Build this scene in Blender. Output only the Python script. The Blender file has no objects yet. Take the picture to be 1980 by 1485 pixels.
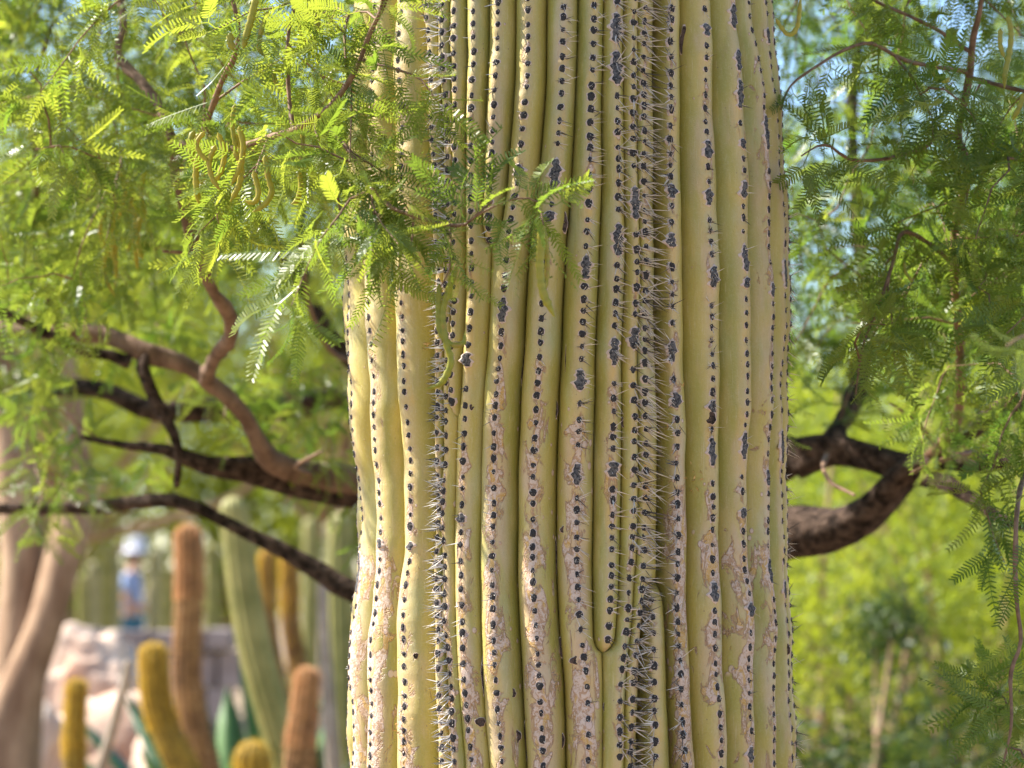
import bpy, bmesh, math, random
import numpy as np
from mathutils import Vector, Matrix, noise as mnoise

random.seed(7)
rng = np.random.default_rng(7)
R = math.radians
sc = bpy.context.scene
col = sc.collection

# ------------------------------------------------------------------ camera
FOC = 85.0 / 36.0 * 1980.0          # focal length in photo pixels
CAMZ, PITCH = 1.5, R(4.3)
CP, SP = math.cos(PITCH), math.sin(PITCH)
cam = bpy.data.cameras.new('camera')
cam.lens = 85.0
cam.sensor_width = 36.0
cam.clip_start = 0.05
cam.clip_end = 2000.0
cam.dof.use_dof = True
cam.dof.focus_distance = 2.87
cam.dof.aperture_fstop = 4.2
cam.dof.aperture_blades = 9
camo = bpy.data.objects.new('camera', cam)
camo.location = (0, 0, CAMZ)
camo.rotation_euler = (R(90) + PITCH, 0, 0)
col.objects.link(camo)
sc.camera = camo

# ------------------------------------------------------------------ sky, sun, exposure
SUN_EL, SUN_PHI = R(45), R(104)      # phi: turned from the camera side towards the left of the view
sdir = Vector((-math.sin(SUN_PHI) * math.cos(SUN_EL), -math.cos(SUN_PHI) * math.cos(SUN_EL), math.sin(SUN_EL)))
world = bpy.data.worlds.new('World')
sc.world = world
world.use_nodes = True
wn = world.node_tree.nodes
sky = wn.new('ShaderNodeTexSky')
sky.sky_type = 'NISHITA'
sky.sun_disc = False
sky.sun_elevation = SUN_EL
sky.sun_rotation = math.atan2(sdir.x, sdir.y)
sky.dust_density = 0.2
sky.ozone_density = 3.0
bg = wn['Background']
bg.inputs['Strength'].default_value = 0.10
world.node_tree.links.new(sky.outputs[0], bg.inputs['Color'])
sun = bpy.data.lights.new('sun', 'SUN')
sun.energy = 5.0
sun.angle = R(0.5)
sun.color = (1.0, 0.95, 0.86)
suno = bpy.data.objects.new('sun', sun)
suno.rotation_euler = sdir.to_track_quat('Z', 'Y').to_euler()
suno.location = sdir * 30
col.objects.link(suno)
vs = sc.view_settings
vs.view_transform = 'Standard'
vs.look = 'None'
vs.gamma = 1.0
vs.use_curve_mapping = False
vs.exposure = 1.6
cy_ = sc.cycles
cy_.use_denoising = True
cy_.denoiser = 'OPENIMAGEDENOISE'
cy_.max_bounces = 5
cy_.diffuse_bounces = 3
cy_.transmission_bounces = 4
cy_.use_adaptive_sampling = True
cy_.adaptive_threshold = 0.02
cy_.transparent_max_bounces = 8
cy_.caustics_reflective = False
cy_.caustics_refractive = False
cy_.sample_clamp_indirect = 6.0

# ------------------------------------------------------------------ pixel <-> place
def at(x, y, Y):
    """point on the sight line of photo pixel (x, y) at distance Y along the ground"""
    dx, dz = (x - 990.0) / FOC, (742.5 - y) / FOC
    d = np.array([dx, CP - dz * SP, SP + dz * CP])
    return np.array([0, 0, CAMZ]) + d * (Y / d[1])

def pxsize(Y):
    return Y / FOC

def proj_y(z, Y):
    f = Y * CP + (z - CAMZ) * SP
    u = -Y * SP + (z - CAMZ) * CP
    return 742.5 - FOC * u / f

# ------------------------------------------------------------------ materials
class NT:
    def __init__(s, name):
        s.m = bpy.data.materials.new(name)
        s.m.use_nodes = True
        s.t = s.m.node_tree
        s.n = s.t.nodes
        s.p = s.n['Principled BSDF']
        s.out = s.n['Material Output']
    def link(s, a, b):
        s.t.links.new(a, b)
    def put(s, sock, v):
        if hasattr(v, 'is_linked') or isinstance(v, bpy.types.NodeSocket):
            s.link(v, sock)
        else:
            sock.default_value = v if not isinstance(v, tuple) or len(v) != 3 or len(sock.default_value) == 3 else (*v, 1)
    def coord(s):
        return s.n.new('ShaderNodeNewGeometry').outputs['Position']
    def obj(s):
        return s.n.new('ShaderNodeTexCoord').outputs['Object']
    def attr(s, name):
        a = s.n.new('ShaderNodeAttribute')
        a.attribute_name = name
        return a
    def scalevec(s, v, xyz):
        m = s.n.new('ShaderNodeMapping')
        m.inputs['Scale'].default_value = xyz
        s.link(v, m.inputs['Vector'])
        return m.outputs[0]
    def noise(s, v, scale, detail=3, rough=0.55, dist=0.0):
        t = s.n.new('ShaderNodeTexNoise')
        t.inputs['Scale'].default_value = scale
        t.inputs['Detail'].default_value = detail
        t.inputs['Roughness'].default_value = rough
        t.inputs['Distortion'].default_value = dist
        s.link(v, t.inputs['Vector'])
        return t.outputs['Fac']
    def voronoi(s, v, scale, feature='F1'):
        t = s.n.new('ShaderNodeTexVoronoi')
        t.feature = feature
        t.inputs['Scale'].default_value = scale
        s.link(v, t.inputs['Vector'])
        return t
    def math(s, op, a, b=0.0, c=0.0, clamp=False):
        m = s.n.new('ShaderNodeMath')
        m.operation = op
        m.use_clamp = clamp
        for i, v in enumerate((a, b, c)):
            s.put(m.inputs[i], v)
        return m.outputs[0]
    def remap(s, v, a, b, c=0.0, d=1.0, smooth=True):
        m = s.n.new('ShaderNodeMapRange')
        m.interpolation_type = 'SMOOTHSTEP' if smooth else 'LINEAR'
        s.put(m.inputs[0], v)
        for i, k in enumerate((a, b, c, d)):
            m.inputs[i + 1].default_value = k
        return m.outputs[0]
    def mix(s, f, a, b, mode='MIX'):
        m = s.n.new('ShaderNodeMix')
        m.data_type = 'RGBA'
        m.blend_type = mode
        s.put(m.inputs[0], f)
        s.put(m.inputs[6], a)
        s.put(m.inputs[7], b)
        return m.outputs[2]
    def bump(s, h, strength, dist):
        b = s.n.new('ShaderNodeBump')
        b.inputs['Strength'].default_value = strength
        b.inputs['Distance'].default_value = dist
        s.link(h, b.inputs['Height'])
        s.link(b.outputs[0], s.p.inputs['Normal'])
    def finish(s, color, rough=0.6, spec=0.5):
        s.put(s.p.inputs['Base Color'], color)
        s.put(s.p.inputs['Roughness'], rough)
        s.put(s.p.inputs['Specular IOR Level'], spec)
        return s.m

def simple_mat(name, c1, c2, scale, rough=0.75, bump=0.0, bdist=0.005, stretch=(1, 1, 1), spec=0.35):
    s = NT(name)
    v = s.scalevec(s.obj(), stretch)
    n = s.noise(v, scale, 5, 0.6)
    c = s.mix(s.remap(n, 0.3, 0.7), c1, c2)
    if bump:
        s.bump(n, bump, bdist)
    return s.finish(c, rough, spec)

def leaf_mat(name, refl, refl2, trans, trans2, rough=0.45, share=0.5):
    """thin leaf: front reflection plus light passing through"""
    s = NT(name)
    a = s.attr('tint').outputs['Fac']
    c = s.mix(a, refl, refl2)
    s.finish(c, rough, 0.45)
    tr = s.n.new('ShaderNodeBsdfTranslucent')
    s.link(s.mix(a, trans, trans2), tr.inputs['Color'])
    mx = s.n.new('ShaderNodeMixShader')
    mx.inputs[0].default_value = share
    s.link(s.p.outputs[0], mx.inputs[1])
    s.link(tr.outputs[0], mx.inputs[2])
    s.link(mx.outputs[0], s.out.inputs['Surface'])
    return s.m

def cactus_skin_mat():
    s = NT('saguaro_skin')
    pos = s.coord()
    t = s.attr('across').outputs['Fac']            # -1 .. 1 from valley to valley, 0 on the ridge
    rid = s.attr('ribseed').outputs['Fac']
    scarw = s.attr('scarring').outputs['Fac']
    at_ = s.math('ABSOLUTE', t)
    # shift the noise space from rib to rib so that no two ribs carry the same marks
    cx = s.n.new('ShaderNodeCombineXYZ')
    s.link(s.math('MULTIPLY', rid, 7.0), cx.inputs[1])
    va = s.n.new('ShaderNodeVectorMath')
    va.operation = 'ADD'
    s.link(pos, va.inputs[0])
    s.link(cx.outputs[0], va.inputs[1])
    v = va.outputs[0]
    vl = s.scalevec(v, (1, 1, 0.35))
    big = s.noise(vl, 9, 4)
    mid = s.noise(vl, 45, 4)
    fine = s.noise(v, 420, 3)
    c = s.mix(s.remap(big, 0.32, 0.68), (0.290, 0.262, 0.048), (0.430, 0.335, 0.070))
    c = s.mix(s.math('MULTIPLY', s.remap(mid, 0.45, 0.7), 0.5), c, (0.49, 0.365, 0.11))
    # pale, bleached skin along the ridge with warmer patches
    rg = s.remap(s.math('ADD', at_, s.math('MULTIPLY', s.math('SUBTRACT', mid, 0.5), 0.5)), 0.1, 0.62, 1.0, 0.0)
    c = s.mix(s.math('MULTIPLY', rg, 0.72), c, (0.51, 0.365, 0.175))
    blush = s.math('MULTIPLY', s.remap(s.math('ADD', s.noise(vl, 28, 3), s.math('MULTIPLY', scarw, 0.22)), 0.52, 0.78), s.remap(at_, 0.35, 1.0, 0.75, 0.0))
    c = s.mix(s.math('MULTIPLY', blush, 0.8), c, (0.53, 0.35, 0.25))
    warm = s.math('MULTIPLY', rg, s.remap(s.noise(vl, 60, 3), 0.5, 0.68))
    c = s.mix(s.math('MULTIPLY', warm, 0.6), c, (0.56, 0.36, 0.10))
    # pale blue-grey wax bloom
    c = s.mix(s.math('MULTIPLY', s.remap(s.noise(vl, 22, 4), 0.52, 0.72), 0.35), c, (0.40, 0.41, 0.25))
    c = s.mix(s.math('MULTIPLY', s.remap(fine, 0.45, 0.75), 0.10), c, (0.62, 0.56, 0.40))
    # fine vertical scuffs and pores
    scuff = s.remap(s.noise(s.scalevec(v, (1, 1, 0.06)), 520, 3, 0.6), 0.58, 0.72)
    c = s.mix(s.math('MULTIPLY', scuff, 0.30), c, (0.60, 0.49, 0.31))
    grime = s.remap(s.noise(vl, 75, 5, 0.7), 0.52, 0.75)
    c = s.mix(s.math('MULTIPLY', grime, 0.28), c, (0.33, 0.22, 0.10))
    pore = s.remap(s.voronoi(v, 420).outputs['Distance'], 0.10, 0.30, 1.0, 0.0)
    c = s.mix(s.math('MULTIPLY', pore, 0.16), c, (0.24, 0.20, 0.07))
    # faint dark flecks
    fl = s.voronoi(v, 120)
    flk = s.math('MULTIPLY', s.remap(fl.outputs['Distance'], 0.06, 0.13, 1.0, 0.0),
                 s.remap(s.noise(v, 30, 2), 0.56, 0.64))
    c = s.mix(s.math('MULTIPLY', flk, 0.7), c, (0.16, 0.10, 0.07))
    # corky weathering: lobed patches with rims, strongest where the plant is scarred
    vw = s.scalevec(v, (1.25, 1.25, 0.62))
    n1 = s.noise(vw, 34, 5, 0.62, 0.9)
    near = s.remap(at_, 0.0, 0.95, 0.16, -0.10, False)
    lvl = s.math('ADD', s.math('ADD', n1, near), s.math('MULTIPLY', scarw, 0.275))
    patch = s.remap(lvl, 0.775, 0.80)
    rim = s.math('MULTIPLY', s.remap(lvl, 0.742, 0.775), s.remap(lvl, 0.785, 0.805, 1.0, 0.0))
    n2 = s.noise(v, 130, 4, 0.65, 1.6)
    inner = s.mix(s.remap(n2, 0.40, 0.60), (0.40, 0.24, 0.15), (0.60, 0.46, 0.38))
    ochre = s.math('MULTIPLY', s.remap(s.noise(vw, 48, 3, 0.5, 1.0), 0.53, 0.60), 0.85)
    inner = s.mix(ochre, inner, (0.50, 0.29, 0.065))
    lines = s.remap(s.math('ABSOLUTE', s.math('SUBTRACT', s.math('FRACT', s.math('MULTIPLY', n2, 5.0)), 0.5)), 0.02, 0.10, 1.0, 0.0)
    inner = s.mix(s.math('MULTIPLY', lines, 0.55), inner, (0.70, 0.59, 0.52))
    c = s.mix(s.math('MULTIPLY', patch, 0.9), c, inner)
    c = s.mix(s.math('MULTIPLY', rim, 0.65), c, (0.43, 0.24, 0.14))
    # small separate blisters
    vo = s.voronoi(s.scalevec(v, (1, 1, 0.75)), 62)
    size = s.math('MULTIPLY', s.noise(v, 24, 2), s.math('ADD', 0.10, s.math('MULTIPLY', scarw, 0.36)))
    dd = s.math('SUBTRACT', vo.outputs['Distance'], size)
    bl = s.math('MULTIPLY', s.remap(dd, -0.03, 0.02, 1.0, 0.0), s.remap(s.noise(v, 17, 2), 0.50, 0.56))
    blr = s.math('MULTIPLY', s.remap(s.math('ABSOLUTE', dd), 0.0, 0.05, 1.0, 0.0), s.remap(s.noise(v, 17, 2), 0.50, 0.56))
    c = s.mix(s.math('MULTIPLY', bl, 0.8), c, (0.60, 0.44, 0.37))
    c = s.mix(s.math('MULTIPLY', blr, 0.5), c, (0.40, 0.23, 0.14))
    h = s.math('ADD', s.math('MULTIPLY', patch, s.math('ADD', 0.5, n2)), s.math('MULTIPLY', fine, 0.10))
    h = s.math('ADD', h, s.math('ADD', s.math('MULTIPLY', mid, 0.5), s.math('MULTIPLY', bl, 0.5)))
    h = s.math('SUBTRACT', s.math('SUBTRACT', h, s.math('MULTIPLY', rim, 0.5)), s.math('MULTIPLY', pore, 0.12))
    s.bump(h, 0.7, 0.0024)
    rgh = s.mix(s.math('MAXIMUM', patch, s.math('MULTIPLY', scuff, 0.6)), (0.47, 0.47, 0.47), (0.85, 0.85, 0.85))
    return s.finish(c, rgh, 0.45)

M = {}
M['skin'] = cactus_skin_mat()
M['areole'] = simple_mat('areole_felt', (0.010, 0.012, 0.015), (0.10, 0.088, 0.084), 420, 0.95, 0.8, 0.001, spec=0.1)
M['patch'] = simple_mat('old_areole_felt', (0.022, 0.024, 0.027), (0.17, 0.155, 0.15), 330, 0.95, 1.0, 0.0015, spec=0.1)
M['halo'] = simple_mat('areole_cork', (0.50, 0.36, 0.29), (0.62, 0.49, 0.41), 300, 0.85, 0.4, 0.001, spec=0.2)
M['scab'] = simple_mat('scar_cork', (0.02, 0.016, 0.014), (0.13, 0.085, 0.065), 160, 0.9, 0.9, 0.003, spec=0.15)
M['spine'] = simple_mat('pale_spine', (0.42, 0.36, 0.31), (0.68, 0.62, 0.55), 90, 0.5)
M['spine_dark'] = simple_mat('dark_spine', (0.035, 0.035, 0.037), (0.12, 0.10, 0.09), 90, 0.55)
M['bark'] = simple_mat('mesquite_bark', (0.012, 0.008, 0.006), (0.12, 0.080, 0.060), 52, 0.95, 1.0, 0.02, (1, 1, 1), spec=0.1)
M['bark_pale'] = simple_mat('young_bark', (0.11, 0.067, 0.045), (0.23, 0.15, 0.105), 34, 0.9, 0.9, 0.007, (1, 1, 0.4), spec=0.15)
M['twig'] = simple_mat('mesquite_twig', (0.12, 0.062, 0.03), (0.26, 0.15, 0.085), 60, 0.65, 0.4, 0.002)
M['trunk_far'] = simple_mat('pale_bark', (0.19, 0.105, 0.058), (0.45, 0.30, 0.185), 11, 0.9, 0.7, 0.02, (1, 1, 0.3))
M['leaf'] = leaf_mat('mesquite_leaf', (0.058, 0.112, 0.020), (0.180, 0.225, 0.030), (0.15, 0.27, 0.024), (0.43, 0.48, 0.048), 0.38)
M['leaf_far'] = leaf_mat('far_leaf', (0.08, 0.135, 0.012), (0.21, 0.25, 0.020), (0.19, 0.29, 0.014), (0.46, 0.50, 0.030), 0.55)
M['leaf_dark'] = leaf_mat('shade_dark_leaf', (0.022, 0.048, 0.010), (0.07, 0.11, 0.016), (0.03, 0.07, 0.008), (0.10, 0.15, 0.014), 0.5, 0.35)  # darkened leaf colour, puts shade into the low shrub
M['leaf_blue'] = leaf_mat('agave_leaf', (0.05, 0.13, 0.05), (0.12, 0.23, 0.06), (0.04, 0.10, 0.03), (0.10, 0.22, 0.04), 0.4, 0.25)
M['sand'] = simple_mat('sand', (0.19, 0.135, 0.088), (0.31, 0.23, 0.155), 0.9, 0.95, 0.5, 0.05)
M['rock'] = simple_mat('rock', (0.46, 0.25, 0.16), (0.72, 0.60, 0.48), 2.6, 0.9, 0.8, 0.05)
M['slab'] = simple_mat('wall_stone', (0.20, 0.155, 0.145), (0.36, 0.30, 0.28), 4, 0.9, 0.6, 0.02)

def pod_mat():
    s = NT('seed_pod')
    a = s.attr('tint').outputs['Fac']
    n = s.noise(s.coord(), 90, 3)
    c = s.mix(a, (0.13, 0.19, 0.010), (0.50, 0.40, 0.040))
    c = s.mix(s.remap(n, 0.55, 0.75), c, (0.40, 0.24, 0.04))
    s.finish(c, 0.4, 0.5)
    tr = s.n.new('ShaderNodeBsdfTranslucent')
    s.link(s.mix(a, (0.24, 0.34, 0.012), (0.60, 0.48, 0.035)), tr.inputs['Color'])
    mx = s.n.new('ShaderNodeMixShader')
    mx.inputs[0].default_value = 0.3
    s.link(s.p.outputs[0], mx.inputs[1])
    s.link(tr.outputs[0], mx.inputs[2])
    s.link(mx.outputs[0], s.out.inputs['Surface'])
    return s.m
M['pod'] = pod_mat()

# ------------------------------------------------------------------ mesh helpers
class Acc:
    """collects vertices, quads and triangles (numpy) for ONE mesh"""
    def __init__(s):
        s.v, s.f, s.fm, s.att, s.n = [], [], [], {}, 0
    def add(s, v, f, mat=0, **att):
        v = np.asarray(v, float).reshape(-1, 3)
        f = np.asarray(f, np.int64)
        s.v.append(v)
        s.f.append(f + s.n)
        s.fm.append(np.full(len(f), mat, np.int32))
        for k in att:
            s.att.setdefault(k, [])
        for k in s.att:
            a = att.get(k, 0.0)
            s.att[k].append(np.broadcast_to(np.asarray(a, float), (len(v),)))
        s.n += len(v)
    def mesh(s, name, mats, base=(0, 0, 0), smooth=True):
        me = bpy.data.meshes.new(name)
        v = np.concatenate(s.v) - np.asarray(base, float)
        sizes = np.concatenate([np.full(len(f), f.shape[1]) for f in s.f])
        loops = np.concatenate([f.ravel() for f in s.f])
        me.vertices.add(len(v))
        me.vertices.foreach_set('co', v.astype(np.float32).ravel())
        me.loops.add(len(loops))
        me.loops.foreach_set('vertex_index', loops.astype(np.int32))
        me.polygons.add(len(sizes))
        me.polygons.foreach_set('loop_start', np.concatenate([[0], np.cumsum(sizes)[:-1]]).astype(np.int32))
        for m in mats:
            me.materials.append(m)
        me.polygons.foreach_set('material_index', np.concatenate(s.fm))
        me.polygons.foreach_set('use_smooth', np.full(len(sizes), smooth))
        for k, lst in s.att.items():
            a = me.attributes.new(k, 'FLOAT', 'POINT')
            a.data.foreach_set('value', np.concatenate(lst).astype(np.float32))
        me.update(calc_edges=True)
        me.validate()
        return me

def link(name, data, parent=None, loc=(0, 0, 0), kind=None):
    o = bpy.data.objects.new(name, data)
    o.location = loc
    if parent is not None:
        o.parent = parent
    col.objects.link(o)
    if kind:
        o['kind'] = kind
    return o

def thing(name, label, cat, base, group=None):
    o = link(name, None, None, base)
    o.empty_display_size = 0.1
    o['label'], o['category'] = label, cat
    if group:
        o['group'] = group
    return o

def unit(v):
    v = np.asarray(v, float)
    return v / (np.linalg.norm(v, axis=-1, keepdims=True) + 1e-12)

def spline(pts, step):
    """Catmull-Rom through rows of (x, y, z, ...), resampled"""
    p = np.asarray(pts, float)
    p = np.vstack([2 * p[0] - p[1], p, 2 * p[-1] - p[-2]])
    out = []
    for i in range(1, len(p) - 2):
        n = max(2, int(np.linalg.norm(p[i + 1, :3] - p[i, :3]) / step))
        t = np.linspace(0, 1, n, endpoint=False)[:, None]
        a, b, c, d = p[i - 1], p[i], p[i + 1], p[i + 2]
        out.append(0.5 * (2 * b + (c - a) * t + (2 * a - 5 * b + 4 * c - d) * t ** 2 + (3 * b - a - 3 * c + d) * t ** 3))
    out.append(p[-2][None])
    return np.vstack(out)

def tube(acc, path, rad, sides=8, mat=0, flat=None, rough=0.0, cap=True, uref=None, **att):
    path = np.asarray(path, float)
    n = len(path)
    rad = np.broadcast_to(np.asarray(rad, float), (n,)).copy()
    tan = unit(np.gradient(path, axis=0))
    ref = np.array([0.31, 0.17, 0.93]) if abs(tan[0, 2]) < 0.8 else np.array([0.9, 0.3, 0.1])
    u = np.zeros((n, 3))
    cur = unit(np.cross(tan[0], ref)) if uref is None else np.asarray(uref, float)
    for i in range(n):
        cur = unit(cur - tan[i] * np.dot(cur, tan[i]))
        u[i] = cur
    w = np.cross(tan, u)
    a = np.arange(sides) * 2 * math.pi / sides
    rr = rad[:, None] * np.ones(sides)
    if rough:
        ph = rng.random(4) * 6
        s = np.cumsum(np.r_[0, np.linalg.norm(np.diff(path, axis=0), axis=1)])[:, None] / max(rad.max(), 1e-4)
        rr = rr * (1 + rough * (np.sin(2 * a[None] + s * 0.33 + ph[0]) + 0.7 * np.sin(3 * a[None] - s * 0.7 + ph[1]) + 0.8 * np.sin(s * 0.9 + ph[2])) / 2)
    fl = 1.0 if flat is None else flat
    v = path[:, None] + u[:, None] * (np.cos(a)[None, :, None] * rr[..., None]) + w[:, None] * (np.sin(a)[None, :, None] * rr[..., None] * fl)
    idx = np.arange(n * sides).reshape(n, sides)
    q = np.stack([idx[:-1], np.roll(idx, -1, 1)[:-1], np.roll(idx, -1, 1)[1:], idx[1:]], -1).reshape(-1, 4)
    at2 = {k: (np.repeat(np.asarray(x), sides) if np.ndim(x) else x) for k, x in att.items()}
    acc.add(v.reshape(-1, 3), q, mat, **at2)
    if cap:
        for e in (0, -1):
            c = path[e] + tan[e] * rad[e] * (0.35 if e else -0.35)
            ring = v[e]
            tri = np.array([[i, (i + 1) % sides, sides] if e else [(i + 1) % sides, i, sides] for i in range(sides)])
            ac = {k: (np.asarray(x)[e] if np.ndim(x) else x) for k, x in att.items()}
            acc.add(np.vstack([ring, c[None]]), tri, mat, **ac)

# ------------------------------------------------------------------ ground
def ground():
    rs = np.concatenate([[0], np.geomspace(1.5, 900, 46)])
    na = 72
    v, f = [(0, 8, 0)], []
    for r in rs[1:]:
        for k in range(na):
            a = 2 * math.pi * k / na
            x, y = r * math.cos(a), 8 + r * math.sin(a)
            z = 0.05 * mnoise.noise(Vector((x * 0.3, y * 0.3, 0))) * min(1, r / 4) - 0.02
            v.append((x, y, z))
    n = len(rs) - 1
    acc = Acc()
    tri = [(0, 1 + k, 1 + (k + 1) % na) for k in range(na)]
    quad = [(1 + i * na + k, 1 + (i + 1) * na + k, 1 + (i + 1) * na + (k + 1) % na, 1 + i * na + (k + 1) % na) for i in range(n - 1) for k in range(na)]
    acc.v = [np.array(v, float)]
    acc.f = [np.array(tri), np.array(quad)]
    acc.fm = [np.zeros(len(tri), np.int32), np.zeros(len(quad), np.int32)]
    o = link('ground', acc.mesh('ground', [M['sand']]), kind='structure')
ground()

# ================================================================== SAGUARO
CY = 3.10
SIL_L = [(-400, 692), (0, 684), (200, 668), (480, 660), (700, 664), (800, 668), (900, 683), (1000, 690), (1080, 688), (1200, 672), (1300, 666), (1485, 673), (1900, 680)]
SIL_R = [(-400, 1488), (0, 1494), (100, 1502), (200, 1513), (400, 1526), (600, 1527), (800, 1528), (900, 1524), (1000, 1519), (1100, 1526), (1200, 1533), (1400, 1538), (1485, 1536), (1900, 1530)]
# ridge lines traced down the plant (photo x at photo y); key = rib
TR = {
 'a': [(-300, 694), (0, 692), (200, 676), (480, 667), (600, 671), (700, 674), (800, 681), (900, 690), (1000, 697), (1100, 694), (1200, 682), (1300, 677), (1400, 682), (1485, 681), (1700, 683)],
 'b': [(-300, 732), (0, 728), (200, 716), (400, 712), (500, 710), (600, 714), (700, 716), (800, 720), (900, 728), (1000, 737), (1060, 738), (1150, 724), (1250, 714), (1350, 716), (1485, 718), (1700, 720)],
 'c': [(-300, 774), (0, 772), (100, 770), (200, 776), (300, 775), (400, 772), (500, 774), (550, 777), (650, 778), (750, 782), (850, 787), (950, 793), (1050, 793), (1090, 790), (1150, 783), (1250, 778), (1300, 777), (1350, 780), (1485, 779), (1700, 782)],
 'd': [(-300, 818), (0, 822), (150, 830), (250, 835), (350, 840), (450, 843), (550, 845), (650, 845), (750, 846), (850, 846), (950, 846), (1050, 843), (1150, 842), (1250, 848), (1350, 850), (1485, 853), (1700, 855)],
 'e': [(-300, 850), (0, 854), (100, 855), (200, 861), (300, 864), (400, 865), (500, 863), (600, 861), (700, 861), (800, 861), (900, 860), (1000, 857), (1100, 859), (1200, 858), (1300, 868), (1400, 875), (1485, 881), (1700, 885)],
 'f': [(-300, 872), (0, 875), (100, 876), (200, 879), (300, 880), (350, 878), (450, 876), (550, 875), (650, 875), (750, 872), (850, 870)],
 'g': [(-300, 914), (0, 914), (100, 915), (200, 912), (300, 908), (400, 909), (500, 910), (600, 911), (650, 908), (700, 904), (750, 900), (800, 898), (850, 897), (900, 893), (1000, 890), (1050, 890), (1100, 892), (1200, 893), (1300, 896), (1400, 902), (1485, 911), (1700, 915)],
 'h': [(-300, 964), (0, 962), (100, 960), (200, 956), (300, 950), (370, 948), (440, 942), (520, 938)],
 'i': [(-300, 1024), (0, 1020), (150, 1020), (220, 1014), (300, 1005), (370, 998), (420, 987), (500, 976), (600, 972), (680, 968), (740, 960), (800, 957), (900, 953), (1000, 953), (1100, 950), (1200, 953), (1300, 958), (1400, 962), (1485, 971), (1700, 975)],
 'j': [(-300, 1092), (0, 1090), (100, 1088), (180, 1086), (260, 1080), (310, 1076), (370, 1068), (420, 1065), (450, 1058), (600, 1047), (680, 1045), (750, 1038), (830, 1035), (900, 1030), (1000, 1030), (1100, 1030), (1200, 1035), (1300, 1042), (1400, 1047), (1485, 1050), (1700, 1052)],
 'k': [(-300, 1152), (0, 1150), (100, 1148), (180, 1143), (300, 1141), (400, 1138), (480, 1133), (600, 1128), (680, 1125), (750, 1122), (800, 1120), (850, 1118), (950, 1116), (1100, 1115), (1150, 1118), (1210, 1122), (1250, 1126), (1310, 1135), (1400, 1138), (1485, 1137), (1700, 1138)],
 'l': [(-300, 1195), (0, 1194), (60, 1191), (130, 1192), (200, 1193), (260, 1194), (327, 1198), (400, 1196), (480, 1195), (530, 1194), (600, 1190), (690, 1185), (740, 1188), (800, 1187), (900, 1185), (970, 1186), (1090, 1182), (1150, 1181), (1200, 1178), (1300, 1172)],
 'm': [(-300, 1228), (0, 1228), (60, 1226), (200, 1226), (300, 1225), (350, 1226), (400, 1228), (490, 1232), (510, 1233), (600, 1229), (625, 1228), (700, 1225), (800, 1227), (900, 1227), (980, 1225), (1080, 1222), (1130, 1218), (1200, 1214), (1260, 1207), (1300, 1202), (1350, 1200), (1400, 1198), (1485, 1197), (1700, 1196)],
 'n': [(-300, 1250), (0, 1249), (80, 1246), (150, 1245), (350, 1245), (450, 1248), (510, 1252), (590, 1248), (650, 1246), (750, 1247), (850, 1249), (950, 1249), (1070, 1246), (1150, 1241), (1210, 1235), (1270, 1228), (1330, 1224), (1400, 1221), (1485, 1220), (1700, 1219)],
 'o': [(1000, 1262), (1150, 1263), (1250, 1265), (1350, 1266), (1485, 1266), (1700, 1266)],
 'p': [(-300, 1298), (0, 1298), (170, 1298), (300, 1299), (440, 1298), (510, 1300), (570, 1299), (640, 1301), (680, 1301), (740, 1306), (790, 1310), (850, 1310), (900, 1308), (960, 1311), (1100, 1310), (1180, 1311), (1250, 1315), (1320, 1318), (1400, 1321), (1485, 1326), (1700, 1330)],
 'q': [(-300, 1360), (0, 1362), (120, 1365), (200, 1367), (280, 1369), (370, 1372), (480, 1375), (600, 1378), (740, 1380), (830, 1380), (880, 1377), (960, 1377), (1060, 1378), (1140, 1381), (1220, 1385), (1310, 1388), (1400, 1392), (1485, 1395), (1700, 1398)],
 'r': [(-300, 1416), (0, 1420), (80, 1425), (150, 1428), (200, 1430), (260, 1434), (310, 1438), (420, 1441), (520, 1443), (600, 1443), (680, 1445), (800, 1443), (870, 1441), (960, 1437), (1000, 1438), (1080, 1440), (1140, 1447), (1200, 1449), (1300, 1450), (1380, 1453), (1485, 1455), (1700, 1456)],
 's': [(-300, 1440), (0, 1450), (70, 1460), (120, 1467), (170, 1474), (240, 1480), (330, 1487), (480, 1492), (600, 1494), (670, 1494), (740, 1490), (800, 1492), (880, 1489), (1000, 1486), (1050, 1485), (1130, 1490), (1190, 1497), (1300, 1500), (1400, 1498), (1485, 1499), (1700, 1499)],
 't': [(-300, 1470), (0, 1478), (70, 1484), (120, 1491), (180, 1498), (220, 1504), (300, 1512), (380, 1515), (470, 1517), (600, 1518), (660, 1519), (740, 1514), (850, 1512), (930, 1512), (1000, 1510), (1060, 1514), (1120, 1518), (1190, 1525), (1300, 1527), (1400, 1528), (1485, 1529), (1700, 1529)],
}
ENDS = {'f': ('end', 800, 60), 'h': ('end', 470, 60), 'l': ('end', 1262, 34), 'o': ('start', 1120, 60)}   # rib dies out / starts at photo y

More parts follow.
